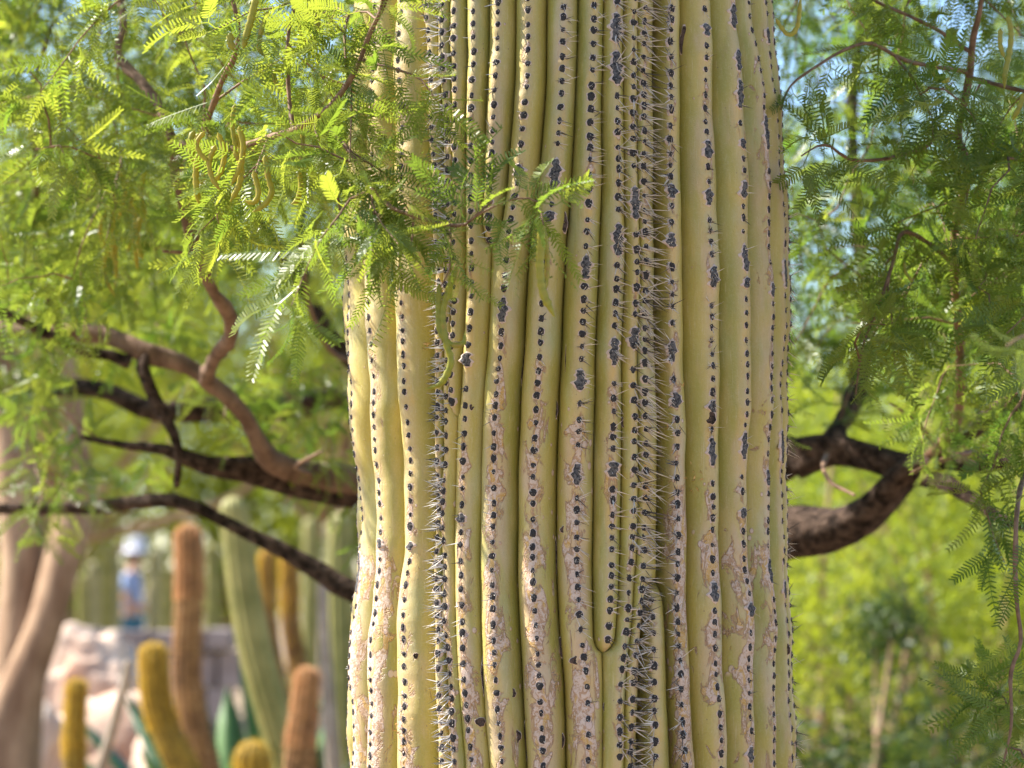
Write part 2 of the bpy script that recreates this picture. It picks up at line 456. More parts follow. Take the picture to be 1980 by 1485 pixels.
Z = np.concatenate([np.arange(0, 1.18, 0.05), np.arange(1.18, 2.28, 0.0042), np.arange(2.29, 4.75, 0.06), np.linspace(4.75, 5.1, 9)[1:]])
NZ = len(Z)
ysil = proj_y(Z, CY)
dep = CY * CP + (Z - CAMZ) * SP
lo, hi = np.interp(ysil, *np.array(SIL_L).T), np.interp(ysil, *np.array(SIL_R).T)
CXz = ((lo + hi) / 2 - 990) / FOC * dep
RZ = (hi - lo) / 2 / FOC * dep * 0.992
k5 = np.ones(9) / 9
def smooth(a, w=9):
    return np.convolve(np.pad(a, w // 2, mode='edge'), np.ones(w) / w, 'valid')
CXz, RZ = smooth(CXz, 15), smooth(RZ, 15)
CXz[:] = np.where(Z < 1.18, CXz[np.argmax(Z >= 1.18)], CXz)
top = Z > 4.4
RZ[top] *= np.sqrt(np.clip(1 - ((Z[top] - 4.4) / 0.702) ** 2, 0.0004, 1))

def solve_theta(tr, z, cx, r):
    xs, ys = np.array(tr)[:, 1], np.array(tr)[:, 0]
    th = np.zeros_like(z)
    for _ in range(6):
        Y = CY - r * np.cos(th)
        x = np.interp(proj_y(z, Y), ys, xs)
        q = (x - 990) / FOC
        K = q * (CY * CP + (z - CAMZ) * SP) - cx
        th = np.arcsin(np.clip(K / np.sqrt(r * r + (q * r * CP) ** 2), -0.9995, 0.9995)) - np.arctan2(q * r * CP, r)
    return th
names = sorted(TR)
TH = []
inview = (Z > 1.1) & (Z < 2.35)
for k in names:
    th = solve_theta(TR[k], Z, CXz, RZ)
    i0, i1 = np.argmax(Z > 1.15), len(Z) - np.argmax((Z < 2.3)[::-1]) - 1
    th[:i0] = th[i0]
    th[i1:] = th[i1]
    TH.append(smooth(th, 7))
# keep ridges apart, then go round the back with even ribs
TH = np.array(TH)
for i in range(1, len(TH)):
    TH[i] = np.maximum(TH[i], TH[i - 1] + 0.028)
extra_r = TH[-1] + 0.15
first, last = TH[0], extra_r
nb = 12
back = [last + (first + 2 * math.pi - last) * k / (nb + 1) for k in range(1, nb + 1)]
TH = np.vstack([TH, extra_r[None], np.array(back)])
keys = names + ['u'] + [f'w{k}' for k in range(nb)]
NR = len(keys)
# weight of ribs that die out
W = np.ones((NR, NZ))
yrow = proj_y(Z, CY - RZ)
for k, (kind, y0, span) in ENDS.items():
    i = keys.index(k)
    d = (y0 - yrow) / span if kind == 'end' else (yrow - y0) / span
    W[i] = np.sqrt(np.clip(1 - (1 - np.clip(d, 0, 1)) ** 2, 0, 1))
thn = np.vstack([TH, TH[:1] + 2 * math.pi])
wn_ = np.vstack([W, W[:1]])
VAL = (thn[:-1] + thn[1:]) / 2
GAP = (thn[1:] - thn[:-1]) * RZ
# where a rib has died out, its two valleys close up and the neighbours meet
for i in range(NR):
    if W[i].min() < 1:
        p, nx = i - 1, i + 1
        mid = (TH[p] + TH[nx]) / 2
        a, b = VAL[p].copy(), VAL[i].copy()
        VAL[p] = mid + (a - mid) * np.maximum(W[i], 0.0)
        VAL[i] = mid + (b - mid) * np.maximum(W[i], 0.0)
        g = (TH[nx] - TH[p]) * RZ
        GAP[p] = GAP[p] * W[i] + g * 0.55 * (1 - W[i])
        GAP[i] = GAP[i] * W[i] + g * 0.55 * (1 - W[i])
DEP = np.minimum(0.033, 0.60 * GAP)          # depth of the valley right of ridge i
ki = {k: i for i, k in enumerate(keys)}
def skew(a, b, frac, depth):
    i, j = ki[a], ki[b]
    VAL[i] = TH[i] + (TH[j] - TH[i]) * frac
    DEP[i] = np.maximum(DEP[i], depth * np.clip(GAP[i] / 0.03, 0.5, 1))
skew('c', 'd', 0.72, 0.040)
wo = W[ki['o']]
v_np = TH[ki['n']] + (TH[ki['p']] - TH[ki['n']]) * 0.70
v_no = TH[ki['n']] + (TH[ki['o']] - TH[ki['n']]) * 0.55
v_op = TH[ki['o']] + (TH[ki['p']] - TH[ki['o']]) * 0.82
VAL[ki['n']] = v_np * (1 - wo) + v_no * wo
VAL[ki['o']] = v_np * (1 - wo) + v_op * wo
DEP[ki['n']] = 0.044 * (1 - wo) + 0.048 * wo
DEP[ki['o']] = 0.044 * (1 - wo) + 0.036 * wo
DEP = np.minimum(DEP, 0.5 * RZ)

# areoles: positions along every ridge
PATCH = {'a': [(1065, 1150)], 'c': [(196, 214), (1046, 1066)], 'i': [(318, 346), (572, 628)], 'j': [(305, 372), (408, 436)], 'k': [(490, 545), (712, 760), (892, 942)],
         'l': [(20, 85), (95, 168), (430, 500), (650, 712), (890, 925)], 'm': [(360, 430), (630, 680)], 'p': [(355, 388), (450, 482), (655, 705), (755, 792)],
         'q': [(42, 72), (270, 312), (364, 402), (512, 562), (772, 800), (842, 905), (1122, 1168)],
         'r': [(2, 58), (92, 142), (152, 215), (268, 292), (350, 388), (470, 530), (535, 560), (832, 892), (980, 1005), (1162, 1196), (1440, 1478)],
         's': [(222, 296), (545, 578), (905, 942), (1076, 1132)], 't': [(60, 95), (500, 560), (830, 900), (1120, 1160)], 'g': [(680, 712), (990, 1012)], 'b': [(1040, 1062)]}
def z_of(y, Y):
    return at(990, y, Y)[2]
AREO = []        # rib index, z, half height, half width
def rowinterp(a, z):
    return float(np.interp(z, Z, a))
for i, k in enumerate(keys):
    zz = 1.06
    Yf = CY - 0.28 * math.cos(float(TH[i, NZ // 2]))
    pats = []
    for (y0, y1) in PATCH.get(k, []):
        za, zb = z_of(y1, Yf), z_of(y0, Yf)
        pats.append((za, zb))
        AREO.append((i, (za + zb) / 2, (zb - za) / 2, random.uniform(0.0046, 0.0060), True))
    sp = random.uniform(0.0152, 0.0168)
    while zz < 2.42:
        zz += sp * random.uniform(0.78, 1.2)
        if k.startswith('w') and not (k in ('w0', 'w11')):
            break
        if rowinterp(W[i], zz) < 0.45:
            continue
        if any(a - 0.006 < zz < b + 0.006 for a, b in pats):
            continue
        q_ = random.uniform(0.62, 1.0)
        AREO.append((i, zz, q_ * random.uniform(0.0046, 0.0062), q_ * random.uniform(0.0036, 0.0047), False))

def scar_weight(k, y):
    S = {'a': [(1040, 0), (1090, 1.0), (1485, .9)], 'b': [(640, .1), (760, .55), (820, .2), (1040, .3), (1090, 1.0), (1300, 1.0), (1485, .8)], 'c': [(900, 0), (1060, .5), (1100, .35), (1485, .45)],
         'e': [(860, 0), (980, .5), (1485, .55)], 'g': [(820, .1), (930, .6), (1050, .7), (1240, .5), (1320, .95), (1485, .7)],
         'i': [(620, .1), (850, .5), (1000, .75), (1300, .65), (1485, .6)], 'j': [(800, .15), (900, .6), (1020, .7), (1200, .8), (1485, .8)],
         'k': [(760, .1), (870, .75), (1020, .75), (1200, .45), (1330, 1.0), (1485, .95)], 'l': [(0, .05), (680, .25), (900, .35), (1200, .1)], 'm': [(900, .1), (1250, .35), (1485, .35)],
         'p': [(300, .15), (820, .25), (930, .6), (1010, .95), (1400, 1.0), (1485, .9)], 'q': [(800, .1), (1000, .25), (1070, .9), (1180, .7), (1330, .75), (1485, .4)],
         'r': [(200, .25), (900, .15), (1040, .5), (1080, 1.0), (1300, .95), (1380, .5), (1485, .7)], 's': [(0, .35), (180, .3), (860, .5), (1010, .4), (1080, .95), (1200, .5), (1400, .5)],
         't': [(900, .1), (1200, .3)]}.get(k, [(0, .05)])
    return np.interp(y, *np.array(S).T)

# the plant: an Empty at its foot, one mesh per rib
SB = np.array([float(CXz[0]), CY, 0.0])
sag = thing('saguaro_cactus', 'huge ribbed yellow green saguaro trunk with dark spine pads and pinkish scars', 'cactus', tuple(SB))
NC = 9
ribs, RIDGE = [], []
for i, k in enumerate(keys):
    p = (i - 1) % NR
    vl = VAL[p] - (2 * math.pi if i == 0 else 0)
    vr = VAL[i]
    dl, dr = DEP[p], DEP[i]
    s = np.linspace(-1, 1, 2 * NC + 1)
    t = np.sign(s) * np.sin(np.abs(s) * math.pi / 2) ** 0.92
    th0 = TH[i]
    th = np.where(s[None] < 0, th0[:, None] + (th0 - vl)[:, None] * t[None], th0[:, None] + (vr - th0)[:, None] * t[None])
    f = 1 - (1 - np.abs(t) ** 2.0) ** 0.60
    w = W[i]
    rid = RZ - (1 - w) * np.maximum(dl, dr) * 1.02
    rr = rid[:, None] - np.where(s[None] < 0, (dl - (1 - w) * np.maximum(dl, dr))[:, None], (dr - (1 - w) * np.maximum(dl, dr))[:, None]) * f[None]
    # notch at every spine pad, soft unevenness elsewhere
    zz = np.array([a[1] for a in AREO if a[0] == i and not a[4]])
    if len(zz):
        notch = np.exp(-((Z[:, None] - zz[None]) / 0.0040) ** 2).sum(1)
        rr = rr - 0.0013 * notch[:, None] * np.clip(1 - np.abs(t) * 2.2, 0, 1)[None]
    ph = rng.random(6) * 6.28
    lump = 0.0016 * (np.sin(Z * 21 + ph[0]) + 0.8 * np.sin(Z * 47 + ph[1]) + 0.35 * np.sin(Z * 113 + ph[2]))
    rr = rr + (lump * (Z < 4.3))[:, None] * (1 - f)[None]
    RIDGE.append(rr[:, NC].copy())
    v = np.stack([CXz[:, None] + rr * np.sin(th), CY - rr * np.cos(th), np.repeat(Z[:, None], len(s), 1)], -1)
    ok = w > 0.02
    rows = np.where(ok)[0]
    r0, r1 = max(rows[0] - 1, 0), min(rows[-1] + 2, NZ)
    n = r1 - r0
    idx = np.arange(n * len(s)).reshape(n, len(s))
    q = np.stack([idx[:-1, :-1], idx[:-1, 1:], idx[1:, 1:], idx[1:, :-1]], -1).reshape(-1, 4)
    acc = Acc()
    yy = proj_y(Z[r0:r1], CY - 0.2)
    acc.add(v[r0:r1].reshape(-1, 3), q, 0, across=np.tile(t, n), ribseed=(i * 0.377) % 1.0 * 5, scarring=np.repeat(scar_weight(k, yy), len(s)))
    o = link('rib', acc.mesh('rib', [M['skin']], SB), sag)
    if k == 'l':
        o['label'] = 'rib that ends in a rounded blunt tip partway down'
    ribs.append(o)

def ridge_frame(i, z):
    th = rowinterp(TH[i], z)
    w = rowinterp(W[i], z)
    r = rowinterp(RIDGE[i], z)
    n = np.array([math.sin(th), -math.cos(th), 0])
    dz = 0.012
    def P(zq):
        a, rq = rowinterp(TH[i], zq), rowinterp(RZ, zq) - (1 - rowinterp(W[i], zq)) * rowinterp(DEP[i], zq)
        return np.array([rowinterp(CXz, zq) + rq * math.sin(a), CY - rq * math.cos(a), zq])
    up = unit(P(z + dz) - P(z - dz))
    n = unit(n - up * np.dot(n, up))
    x = np.cross(up, n)
    return np.array([rowinterp(CXz, z) + r * math.sin(th), CY - r * math.cos(th), z]), x, up, n

# areole: dark felt cushion in a low corky rim (unit size: half width 1, half height 1)
def areole_mesh(seed, tall):
    rg = random.Random(seed)
    na = 12
    v, f, fm = [], [], []
    wob = [1 + rg.uniform(-0.16, 0.16) for _ in range(na)]
    rings = [(1.42, -0.50), (1.30, 0.04), (1.0, 0.20), (0.86, 0.34), (0.45, 0.56)]
    for (r, h) in rings:
        for k in range(na):
            a = 2 * math.pi * k / na
            rr = r * wob[k] if r > 0.5 else r
            sq = 1.0
            v.append((rr * math.cos(a) * sq, rr * math.sin(a) - (0.12 if r > 1.2 else 0), h + (rg.uniform(-0.1, 0.1) if 0.4 < r < 1.2 else 0)))
    v.append((0, 0, 0.5))
    acc = Acc()
    q1, q2 = [], []
    for j in range(len(rings) - 1):
        for k in range(na):
            qd = (j * na + k, j * na + (k + 1) % na, (j + 1) * na + (k + 1) % na, (j + 1) * na + k)
            (q1 if j < 2 else q2).append(qd)
    c = len(v) - 1
    tr = [((len(rings) - 1) * na + k, (len(rings) - 1) * na + (k + 1) % na, c) for k in range(na)]
    return np.array(v), np.array(q1), np.array(q2), np.array(tr)
AT = [areole_mesh(s, False) for s in range(6)]
def patch_mesh(i, za, zb, hw, seed):
    """strip of grown-together pads that follows its ridge: wavy corky edge, felted middle"""
    rg = random.Random(seed)
    n = max(11, int((zb - za) / 0.0026))
    cols = [(-1.5, -.8), (-1.2, .10), (-1.0, .25), (-.55, .62), (0, .75), (.55, .62), (1.0, .25), (1.2, .10), (1.5, -.8)]
    wob = [[rg.uniform(0, 6.28) for _ in range(3)] for _ in range(2)]
    V, sft = [], rg.uniform(-.25, .25)
    for a in range(n):
        s = a / (n - 1)
        z = za + (zb - za) * s
        pos, x, up, nn_ = ridge_frame(i, z)
        e = max(0.02, 1 - abs(2 * s - 1) ** 2.3) ** .62
        for (c, h) in cols:
            o_ = wob[0 if c < 0 else 1]
            wv = e * (1 + .28 * math.sin(z * 390 + o_[0]) + .24 * math.sin(z * 800 + o_[1]))
            hh = h + (rg.uniform(-.28, .28) if abs(c) < .9 else 0)
            edge = -.5 if a in (0, n - 1) else 0
            V.append(pos + x * (c * wv * hw + sft * hw) + nn_ * (hh + edge) * 0.0026)
    m = len(cols)
    acc = Acc()
    acc.v, acc.n = [np.array(V)], len(V)
    idx = np.arange(n * m).reshape(n, m)
    q = np.stack([idx[:-1, :-1], idx[:-1, 1:], idx[1:, 1:], idx[1:, :-1]], -1)
    fm = np.ones((n - 1, m - 1), np.int32)
    fm[:, [0, 1, -2, -1]] = 0
    fm[[0, -1]] = 0
    acc.f, acc.fm = [q.reshape(-1, 4)], [fm.ravel()]
    return acc.mesh('areole', [M['halo'], M['patch']], SB)
def areole_data(j):
    v, q1, q2, tr = AT[j]
    a = Acc()
    a.v, a.n = [v], len(v)
    a.f, a.fm = [q1, q2, tr], [np.zeros(len(q1), np.int32), np.ones(len(q2), np.int32), np.ones(len(tr), np.int32)]
    return a.mesh('areole', [M['halo'], M['areole']])
ADATA = [areole_data(j) for j in range(6)]

# the ~300 pads that face the viewer largest are parts of their rib, the rest one mesh
vis = []
for a in AREO:
    i, z, hh, hw, pt = a
    pos, x, up, n = ridge_frame(i, z)
    y = proj_y(z, pos[1])
    face = float(np.dot(n, unit(np.array([0, 0, CAMZ]) - pos)))
    hidden = not (0 < y < 1485)
    vis.append((-(hh * hw * face) if not hidden and face > 0.1 else 1, a))
order = sorted(range(len(vis)), key=lambda q: vis[q][0])
single = set(order[:290])
rest = Acc()
for qi, (_, (i, z, hh, hw, pt)) in enumerate(vis):
    pos, x, up, n = ridge_frame(i, z)
    j = random.randrange(6)
    pos = pos - n * (0.0006 if pt else 0.0004)
    sx = hw if not pt else hw * random.uniform(0.95, 1.2)
    sz = 0.0030 * random.uniform(1.0, 1.5)
    if pt:
        link('areole', patch_mesh(i, z - hh, z + hh, hw, qi), ribs[i])
    elif qi in single:
        o = link('areole', ADATA[j], ribs[i])
        m = np.eye(4)
        m[:3, 0], m[:3, 1], m[:3, 2], m[:3, 3] = x * sx, up * hh, n * sz, pos - SB
        o.matrix_local = Matrix(m.tolist())
    else:
        v, q1, q2, tr = AT[j]
        vv = pos + v[:, :1] * x * sx + v[:, 1:2] * up * hh + v[:, 2:] * n * sz
        n0 = rest.n
        rest.v.append(vv)
        rest.n += len(vv)
        for ff, mm in ((q1, 0), (q2, 1), (tr, 1)):
            rest.f.append(ff + n0)
            rest.fm.append(np.full(len(ff), mm, np.int32))
link('small_areoles', rest.mesh('small_areoles', [M['halo'], M['areole']], SB), sag, kind='stuff')

# spines: per rib how many, how long, which way (across, along), chance, darkness, photo-y range
SPN = {'c': [(2, .012, -.8, -.1, .25, .5, -200, 1600)], 'd': [(6, .015, -.75, -.15, .95, .75, -200, 1600)],
       'e': [(12, .025, -1.0, -.05, 1.0, .12, -200, 1600)], 'f': [(3, .018, -1.0, -.1, .6, .2, -200, 800)],
       'g': [(3, .017, -1.1, -.15, .65, .5, 640, 1330), (2, .016, -1.0, 0, .45, .1, -200, 300)],
       'h': [(2, .016, -1.1, -.05, .6, .2, -200, 500)],
       'i': [(4, .015, -.9, 0, .75, .3, 780, 1290), (2, .012, -.8, 0, .5, .3, -200, 300)],
       'j': [(5, .019, .9, -.25, .9, .15, -200, 345), (4, .014, .1, -.1, .5, .3, 580, 900), (2, .010, .2, 0, .3, .4, 900, 1600)],
       'k': [(6, .020, .9, -.25, .95, .18, -200, 1240), (3, .015, .8, -.1, .4, .3, 1240, 1500)],
       'l': [(9, .025, .65, -.35, 1, .22, -200, 720), (5, .021, .85, -.35, .9, .2, 720, 1270)],
       'm': [(8, .027, .7, -.35, 1, .3, -200, 1050), (6, .021, .9, -.1, .95, .4, 1050, 1500)],
       'n': [(13, .033, .95, -.5, 1, .28, -200, 1050), (14, .026, .95, -.15, 1, .4, 1050, 1600)],
       'o': [(11, .022, -.9, -.1, 1, .3, 1100, 1600)],
       'p': [(9, .020, -.55, -.08, 1, .42, -200, 1600)],
       'q': [(9, .015, 0, -.1, .85, .35, 420, 900), (4, .012, .1, -.1, .5, .5, -200, 420), (2, .012, 0, 0, .4, .5, 900, 1600)],
       'r': [(2, .016, .8, -.1, .25, .3, -200, 1600)], 's': [(2, .014, .8, -.1, .2, .3, -200, 1600)],
       't': [(2, .017, .8, -.1, .4, .3, 300, 1600)], 'u': [(6, .022, .5, -.2, .85, .35, 380, 1600)],
       'a': [(1, .010, -.5, 0, .15, .3, 500, 1600)]}
def add_spine(acc, p, d, L, r, mat):
    u = unit(np.cross(d, [0.2, 0.35, 0.9]))
    w = np.cross(d, u)
    ring = [p + r * (math.cos(a) * u + math.sin(a) * w) for a in (0, 2.094, 4.189)]
    mid = [p + d * L * 0.55 + 0.75 * r * (math.cos(a) * u + math.sin(a) * w) for a in (0, 2.094, 4.189)]
    v = np.array(ring + mid + [p + d * L])
    acc.add(v, np.array([[0, 1, 4, 3], [1, 2, 5, 4], [2, 0, 3, 5]]), mat)
    acc.f.append(np.array([[3, 4, 6], [4, 5, 6], [5, 3, 6]]) + acc.n - 7)
    acc.fm.append(np.full(3, mat, np.int32))
for i, k in enumerate(keys):
    if k.startswith('w'):
        continue
    acc = Acc()
    for (ii, z, hh, hw, pt) in AREO:
        if ii != i:
            continue
        pos, x, up, n = ridge_frame(i, z)
        y = proj_y(z, pos[1])
        for _ in range(random.randint(3, 6)):
            d = unit(n * random.uniform(.5, 1.0) + x * random.gauss(0, .6) + up * random.gauss(0, .5))
            q0 = pos + x * random.uniform(-.5, .5) * hw + up * random.uniform(-.6, .6) * hh
            add_spine(acc, q0, d, random.uniform(.0028, .0055), random.uniform(.0005, .0009), 0 if random.random() < .55 else 1)
        for (cnt, L, bx, by, ch, dark, ya, yb) in SPN.get(k, []):
            if not (ya <= y <= yb) or random.random() > ch:
                continue
            reps = max(1, int(round(hh / 0.008))) if pt else 1
            for _ in range(max(1, int(cnt * reps * random.uniform(0.6, 1.2)))):
                d = unit(n * random.uniform(0.15, 0.7) + x * (bx + random.gauss(0, .38)) + up * (by + random.gauss(0, .38)))
                ln = L * random.choice((random.uniform(0.25, 0.6), random.uniform(0.6, 1.25), random.uniform(0.6, 1.25)))
                off = up * random.uniform(-0.7, 0.7) * hh
                add_spine(acc, pos + off - n * 0.001, d, ln, random.uniform(.00040, .00085), 1 if random.random() < dark else 0)
            # a few short dark ones close to the felt
            for _ in range(int(random.randint(2, 4) * ch)):
                d = unit(n * 0.5 + x * random.gauss(0, .8) + up * random.gauss(0, .8))
                add_spine(acc, pos - n * 0.001, d, random.uniform(.005, .009), .0006, 1)
    if acc.n:
        link('spines', acc.mesh('spines', [M['spine'], M['spine_dark']], SB, False), ribs[i], kind='stuff')

# larger scars lying on the skin or in the valleys
def surf_point(x, y):
    """where the sight line of a photo pixel meets the plant"""
    best = None
    o = np.array([0, 0, CAMZ])
    d = unit(at(x, y, 1.0) - o)
    for s in np.arange(2.55, 3.4, 0.0015):
        p = o + d * s
        cx, Rr = rowinterp(CXz, p[2]), rowinterp(RZ, p[2])
        rad = math.hypot(p[0] - cx, p[1] - CY)
        if rad > Rr:
            continue
        th = math.atan2(p[0] - cx, CY - p[1])
        zi = int(np.searchsorted(Z, p[2]))
        ths = TH[:len(names) + 1, zi]
        i = int(np.argmin(np.abs(ths - th) + (W[:len(names) + 1, zi] < 0.3) * 9))
        if th < ths[i]:
            vl, dp = VAL[(i - 1) % NR][zi], DEP[(i - 1) % NR][zi]
        else:
            vl, dp = VAL[i][zi], DEP[i][zi]
        t = min(1, abs(th - ths[i]) / max(1e-4, abs(vl - ths[i])))
        if rad <= Rr - dp * (1 - (1 - t * t) ** 0.6):
            return p, d, i
    return o + d * 2.85, d, 8
def scar(x, y, w, h, pointed=0.0, mats=('halo', 'scab'), depth=0.18, rot=0.0):
    p, d, i = surf_point(x, y)
    pxs = pxsize(p[1])
    n = unit(np.array([-d[0] * 0.4, -1, 0.0]))
    up = np.array([0, 0, 1.0])
    up = unit(up - n * np.dot(up, n))
    xx = np.cross(up, n)
    up, xx = up * math.cos(rot) + xx * math.sin(rot), xx * math.cos(rot) - up * math.sin(rot)
    na = 20
    acc = Acc()
    v = []
    rings = [(1.25, -0.6), (1.12, 0.1), (0.95, 0.3), (0.80, 0.24), (0.4, 0.05), (0.12, 0.12)]
    for (r, hgt) in rings:
        for k in range(na):
            a = 2 * math.pi * k / na
            px, py = math.cos(a), math.sin(a)
            px *= (1 - pointed * abs(py) ** 1.5)
            wv = 1 + 0.10 * math.sin(3 * a + x) + 0.06 * math.sin(7 * a + y)
            v.append(p + xx * px * r * wv * w / 2 * pxs + up * py * r * wv * h / 2 * pxs + n * (hgt * w * pxs * depth))
    nr = len(rings)
    q = lambda j: np.array([(j * na + k, j * na + (k + 1) % na, (j + 1) * na + (k + 1) % na, (j + 1) * na + k) for k in range(na)])
    acc.v, acc.n = [np.array(v)], len(v)
    for j in range(nr - 1):
        acc.f.append(q(j))
        acc.fm.append(np.full(na, 0 if j < 1 else 1, np.int32))
    link('scar', acc.mesh('scar', [M[mats[0]], M[mats[1]]], SB), ribs[i])
for a in [(1091, 430, 13, 38, .55), (1011, 705, 13, 72, .35), (1323, 82, 16, 56, .2), (1086, 1250, 25, 34, .35), (1207, 816, 14, 18, .2), (929, 1396, 18, 15, .1),
          (917, 1332, 15, 16, .1), (804, 1268, 9, 10, 0), (1170, 1367, 8, 15, .2), (1091, 1024, 14, 13, .1), (1374, 808, 20, 22, .1), (1000, 1424, 14, 22, .2),
          (990, 1340, 14, 16, .1), (1116, 1277, 26, 16, .3), (1523, 1256, 9, 20, .2), (1086, 1432, 11, 24, .3), (912, 787, 8, 11, .1), (1095, 705, 5, 60, .4),
          (1076, 790, 5, 34, .4), (1074, 1080, 6, 70, .4), (1012, 1350, 9, 60, .4), (1015, 1440, 8, 70, .4), (935, 1300, 8, 70, .5), (1019, 575, 4, 34, .4)]:
    scar(*a)
# dry stub under the rounded rib tip
p, d, i = surf_point(1154, 1262)
acc = Acc()
tube(acc, np.array([p + np.array([0, .004, .006]), p + np.array([0, -.004, -.002]), p + np.array([.002, -.003, -.010]), p + np.array([.003, .001, -.016])]), [.0055, .0035, .0026, .0022], 8)
link('stub', acc.mesh('stub', [M['scab']], SB), ribs[keys.index('l')])

# ================================================================== LEAVES AND PODS
def pinna(L, n, ll, lw, curve, fold, rg):
    """feather of paired leaflets along +X, face up +Z"""
    v, f = [], []
    def pt(s):
        return np.array([L * s * (1 - 0.12 * curve * s), 0, -curve * L * s * s * 0.55])
    k = 4
    for j in range(k + 1):
        p = pt(j / k)
        w = 0.0006
        v += [p + [0, w, 0], p - [0, w, 0]]
    for j in range(k):
        f.append((2 * j, 2 * j + 1, 2 * j + 3, 2 * j + 2))
    for j in range(n):
        s = 0.10 + 0.88 * j / (n - 1)
        p = pt(s)
        sz = ll * (0.72 + 0.38 * math.sin(math.pi * min(1, s * 0.95 + 0.12))) * rg.uniform(0.88, 1.08)
        for sg in (1, -1):
            ang = R(rg.uniform(60, 74)) * (1 - 0.25 * s)
            d = np.array([math.cos(ang), sg * math.sin(ang) * math.cos(fold), math.sin(ang) * math.sin(fold) + rg.uniform(-.1, .1)])
            t = np.array([math.sin(ang), -sg * math.cos(ang), rg.uniform(-.18, .18)])
            b = len(v)
            v += [p + t * lw * 0.40, p + d * sz * 0.90 + t * lw * 0.50, p + d * sz - t * lw * 0.1, p + d * sz * 0.12 - t * lw * 0.45]
            f.append((b, b + 1, b + 2, b + 3) if sg > 0 else (b + 3, b + 2, b + 1, b))
    return np.array(v), np.array(f)
def leaf_template(seed, n=16, L=0.078, ll=0.0118, lw=0.0027, pairs=1):
    rg = random.Random(seed)
    vs, fs, o = [], [], 0
    pet = rg.uniform(0.012, 0.028)
    w = 0.0007
    v = np.array([[0, w, 0], [0, -w, 0], [pet, -w, 0], [pet, w, 0]])
    vs.append(v)
    fs.append(np.array([[0, 1, 2, 3]]))
    o = 4
    for sg in (1, -1):
        if sg == -1 and seed % 4 == 3:
            continue
        pv, pf = pinna(L * rg.uniform(0.8, 1.15), n, ll, lw, rg.uniform(-.3, 1.25), R(rg.uniform(-10, 45)), rg)
        a = sg * R(rg.uniform(18, 42))
        rot = np.array([[math.cos(a), -math.sin(a), 0], [math.sin(a), math.cos(a), 0], [0, 0, 1]])
        roll = sg * R(rg.uniform(-10, 35))
        rx = np.array([[1, 0, 0], [0, math.cos(roll), -math.sin(roll)], [0, math.sin(roll), math.cos(roll)]])
        pv = pv @ rx.T @ rot.T + [pet, 0, 0]
        vs.append(pv)
        fs.append(pf + o)
        o += len(pv)
    return np.vstack(vs), np.vstack(fs)
LT_HI = [leaf_template(s) for s in range(14)]
LT_LO = [leaf_template(100 + s, 12, 0.076, 0.0115, 0.0034) for s in range(14)]

def leaf_dirs(tw_dir, side):
    """direction and face normal of a leaf leaving a twig"""
    perp = unit(np.cross(tw_dir, rng.normal(size=3)))
    d = unit(perp * rng.uniform(0.5, 1.2) + tw_dir * rng.uniform(0.1, 0.9) + np.array([0, 0, rng.uniform(-0.75, 0.25)]))
    nrm = np.array([0, 0, 1.0]) + rng.normal(size=3) * 0.55
    nrm = unit(nrm - d * np.dot(nrm, d))
    return d, nrm

class Foliage:
    def __init__(s):
        s.items = []
    def add(s, p, d, n, sc_, tint):
        s.items.append((p, d, n, sc_, tint))
    def build(s, templates, acc):
        by = [[] for _ in templates]
        for k, it in enumerate(s.items):
            by[k % len(templates)].append(it)
        for tpl, its in zip(templates, by):
            if not its:
                continue
            v, f = tpl
            P = np.array([i[0] for i in its]); D = np.array([i[1] for i in its]); Nn = np.array([i[2] for i in its])
            S = np.array([i[3] for i in its])[:, None]; T = np.array([i[4] for i in its])
            B = np.cross(Nn, D)
            F = np.stack([D * S, B * S, Nn * S], 1)          # (m,3,3)
            vv = np.einsum('nk,mkj->mnj', v, F) + P[:, None]
            ff = f[None] + (np.arange(len(its)) * len(v))[:, None, None]
            acc.add(vv.reshape(-1, 3), ff.reshape(-1, 4), 0, tint=np.repeat(T, len(v)))

LEAFDATA = []
for j in range(14):
    for tnt in (0.25, 0.55, 0.85):
        a = Acc()
        a.add(*LT_HI[j], 0, tint=tnt)
        LEAFDATA.append(a.mesh('leaf', [M['leaf']], (0, 0, 0), False))

def pod_mesh(path, width, tint, base):
    p = spline(path, 0.004)
    n = len(p)
    s = np.linspace(0, 1, n)
    L = np.linalg.norm(np.diff(p, axis=0), axis=1).sum()
    beads = np.sin(s * L / 0.0105 * math.pi) ** 2
    r = width / 2 * (0.74 + 0.26 * beads) * np.minimum(1, np.minimum(s / 0.07 + 0.18, (1 - s) / 0.16 + 0.12))
    acc = Acc()
    tube(acc, p, r, 10, 0, 0.6, uref=(1, 0.15, 0.1), tint=np.clip(tint + 0.30 * (beads - 0.5), 0, 1))
    return acc.mesh('seed_pod', [M['pod']], base)

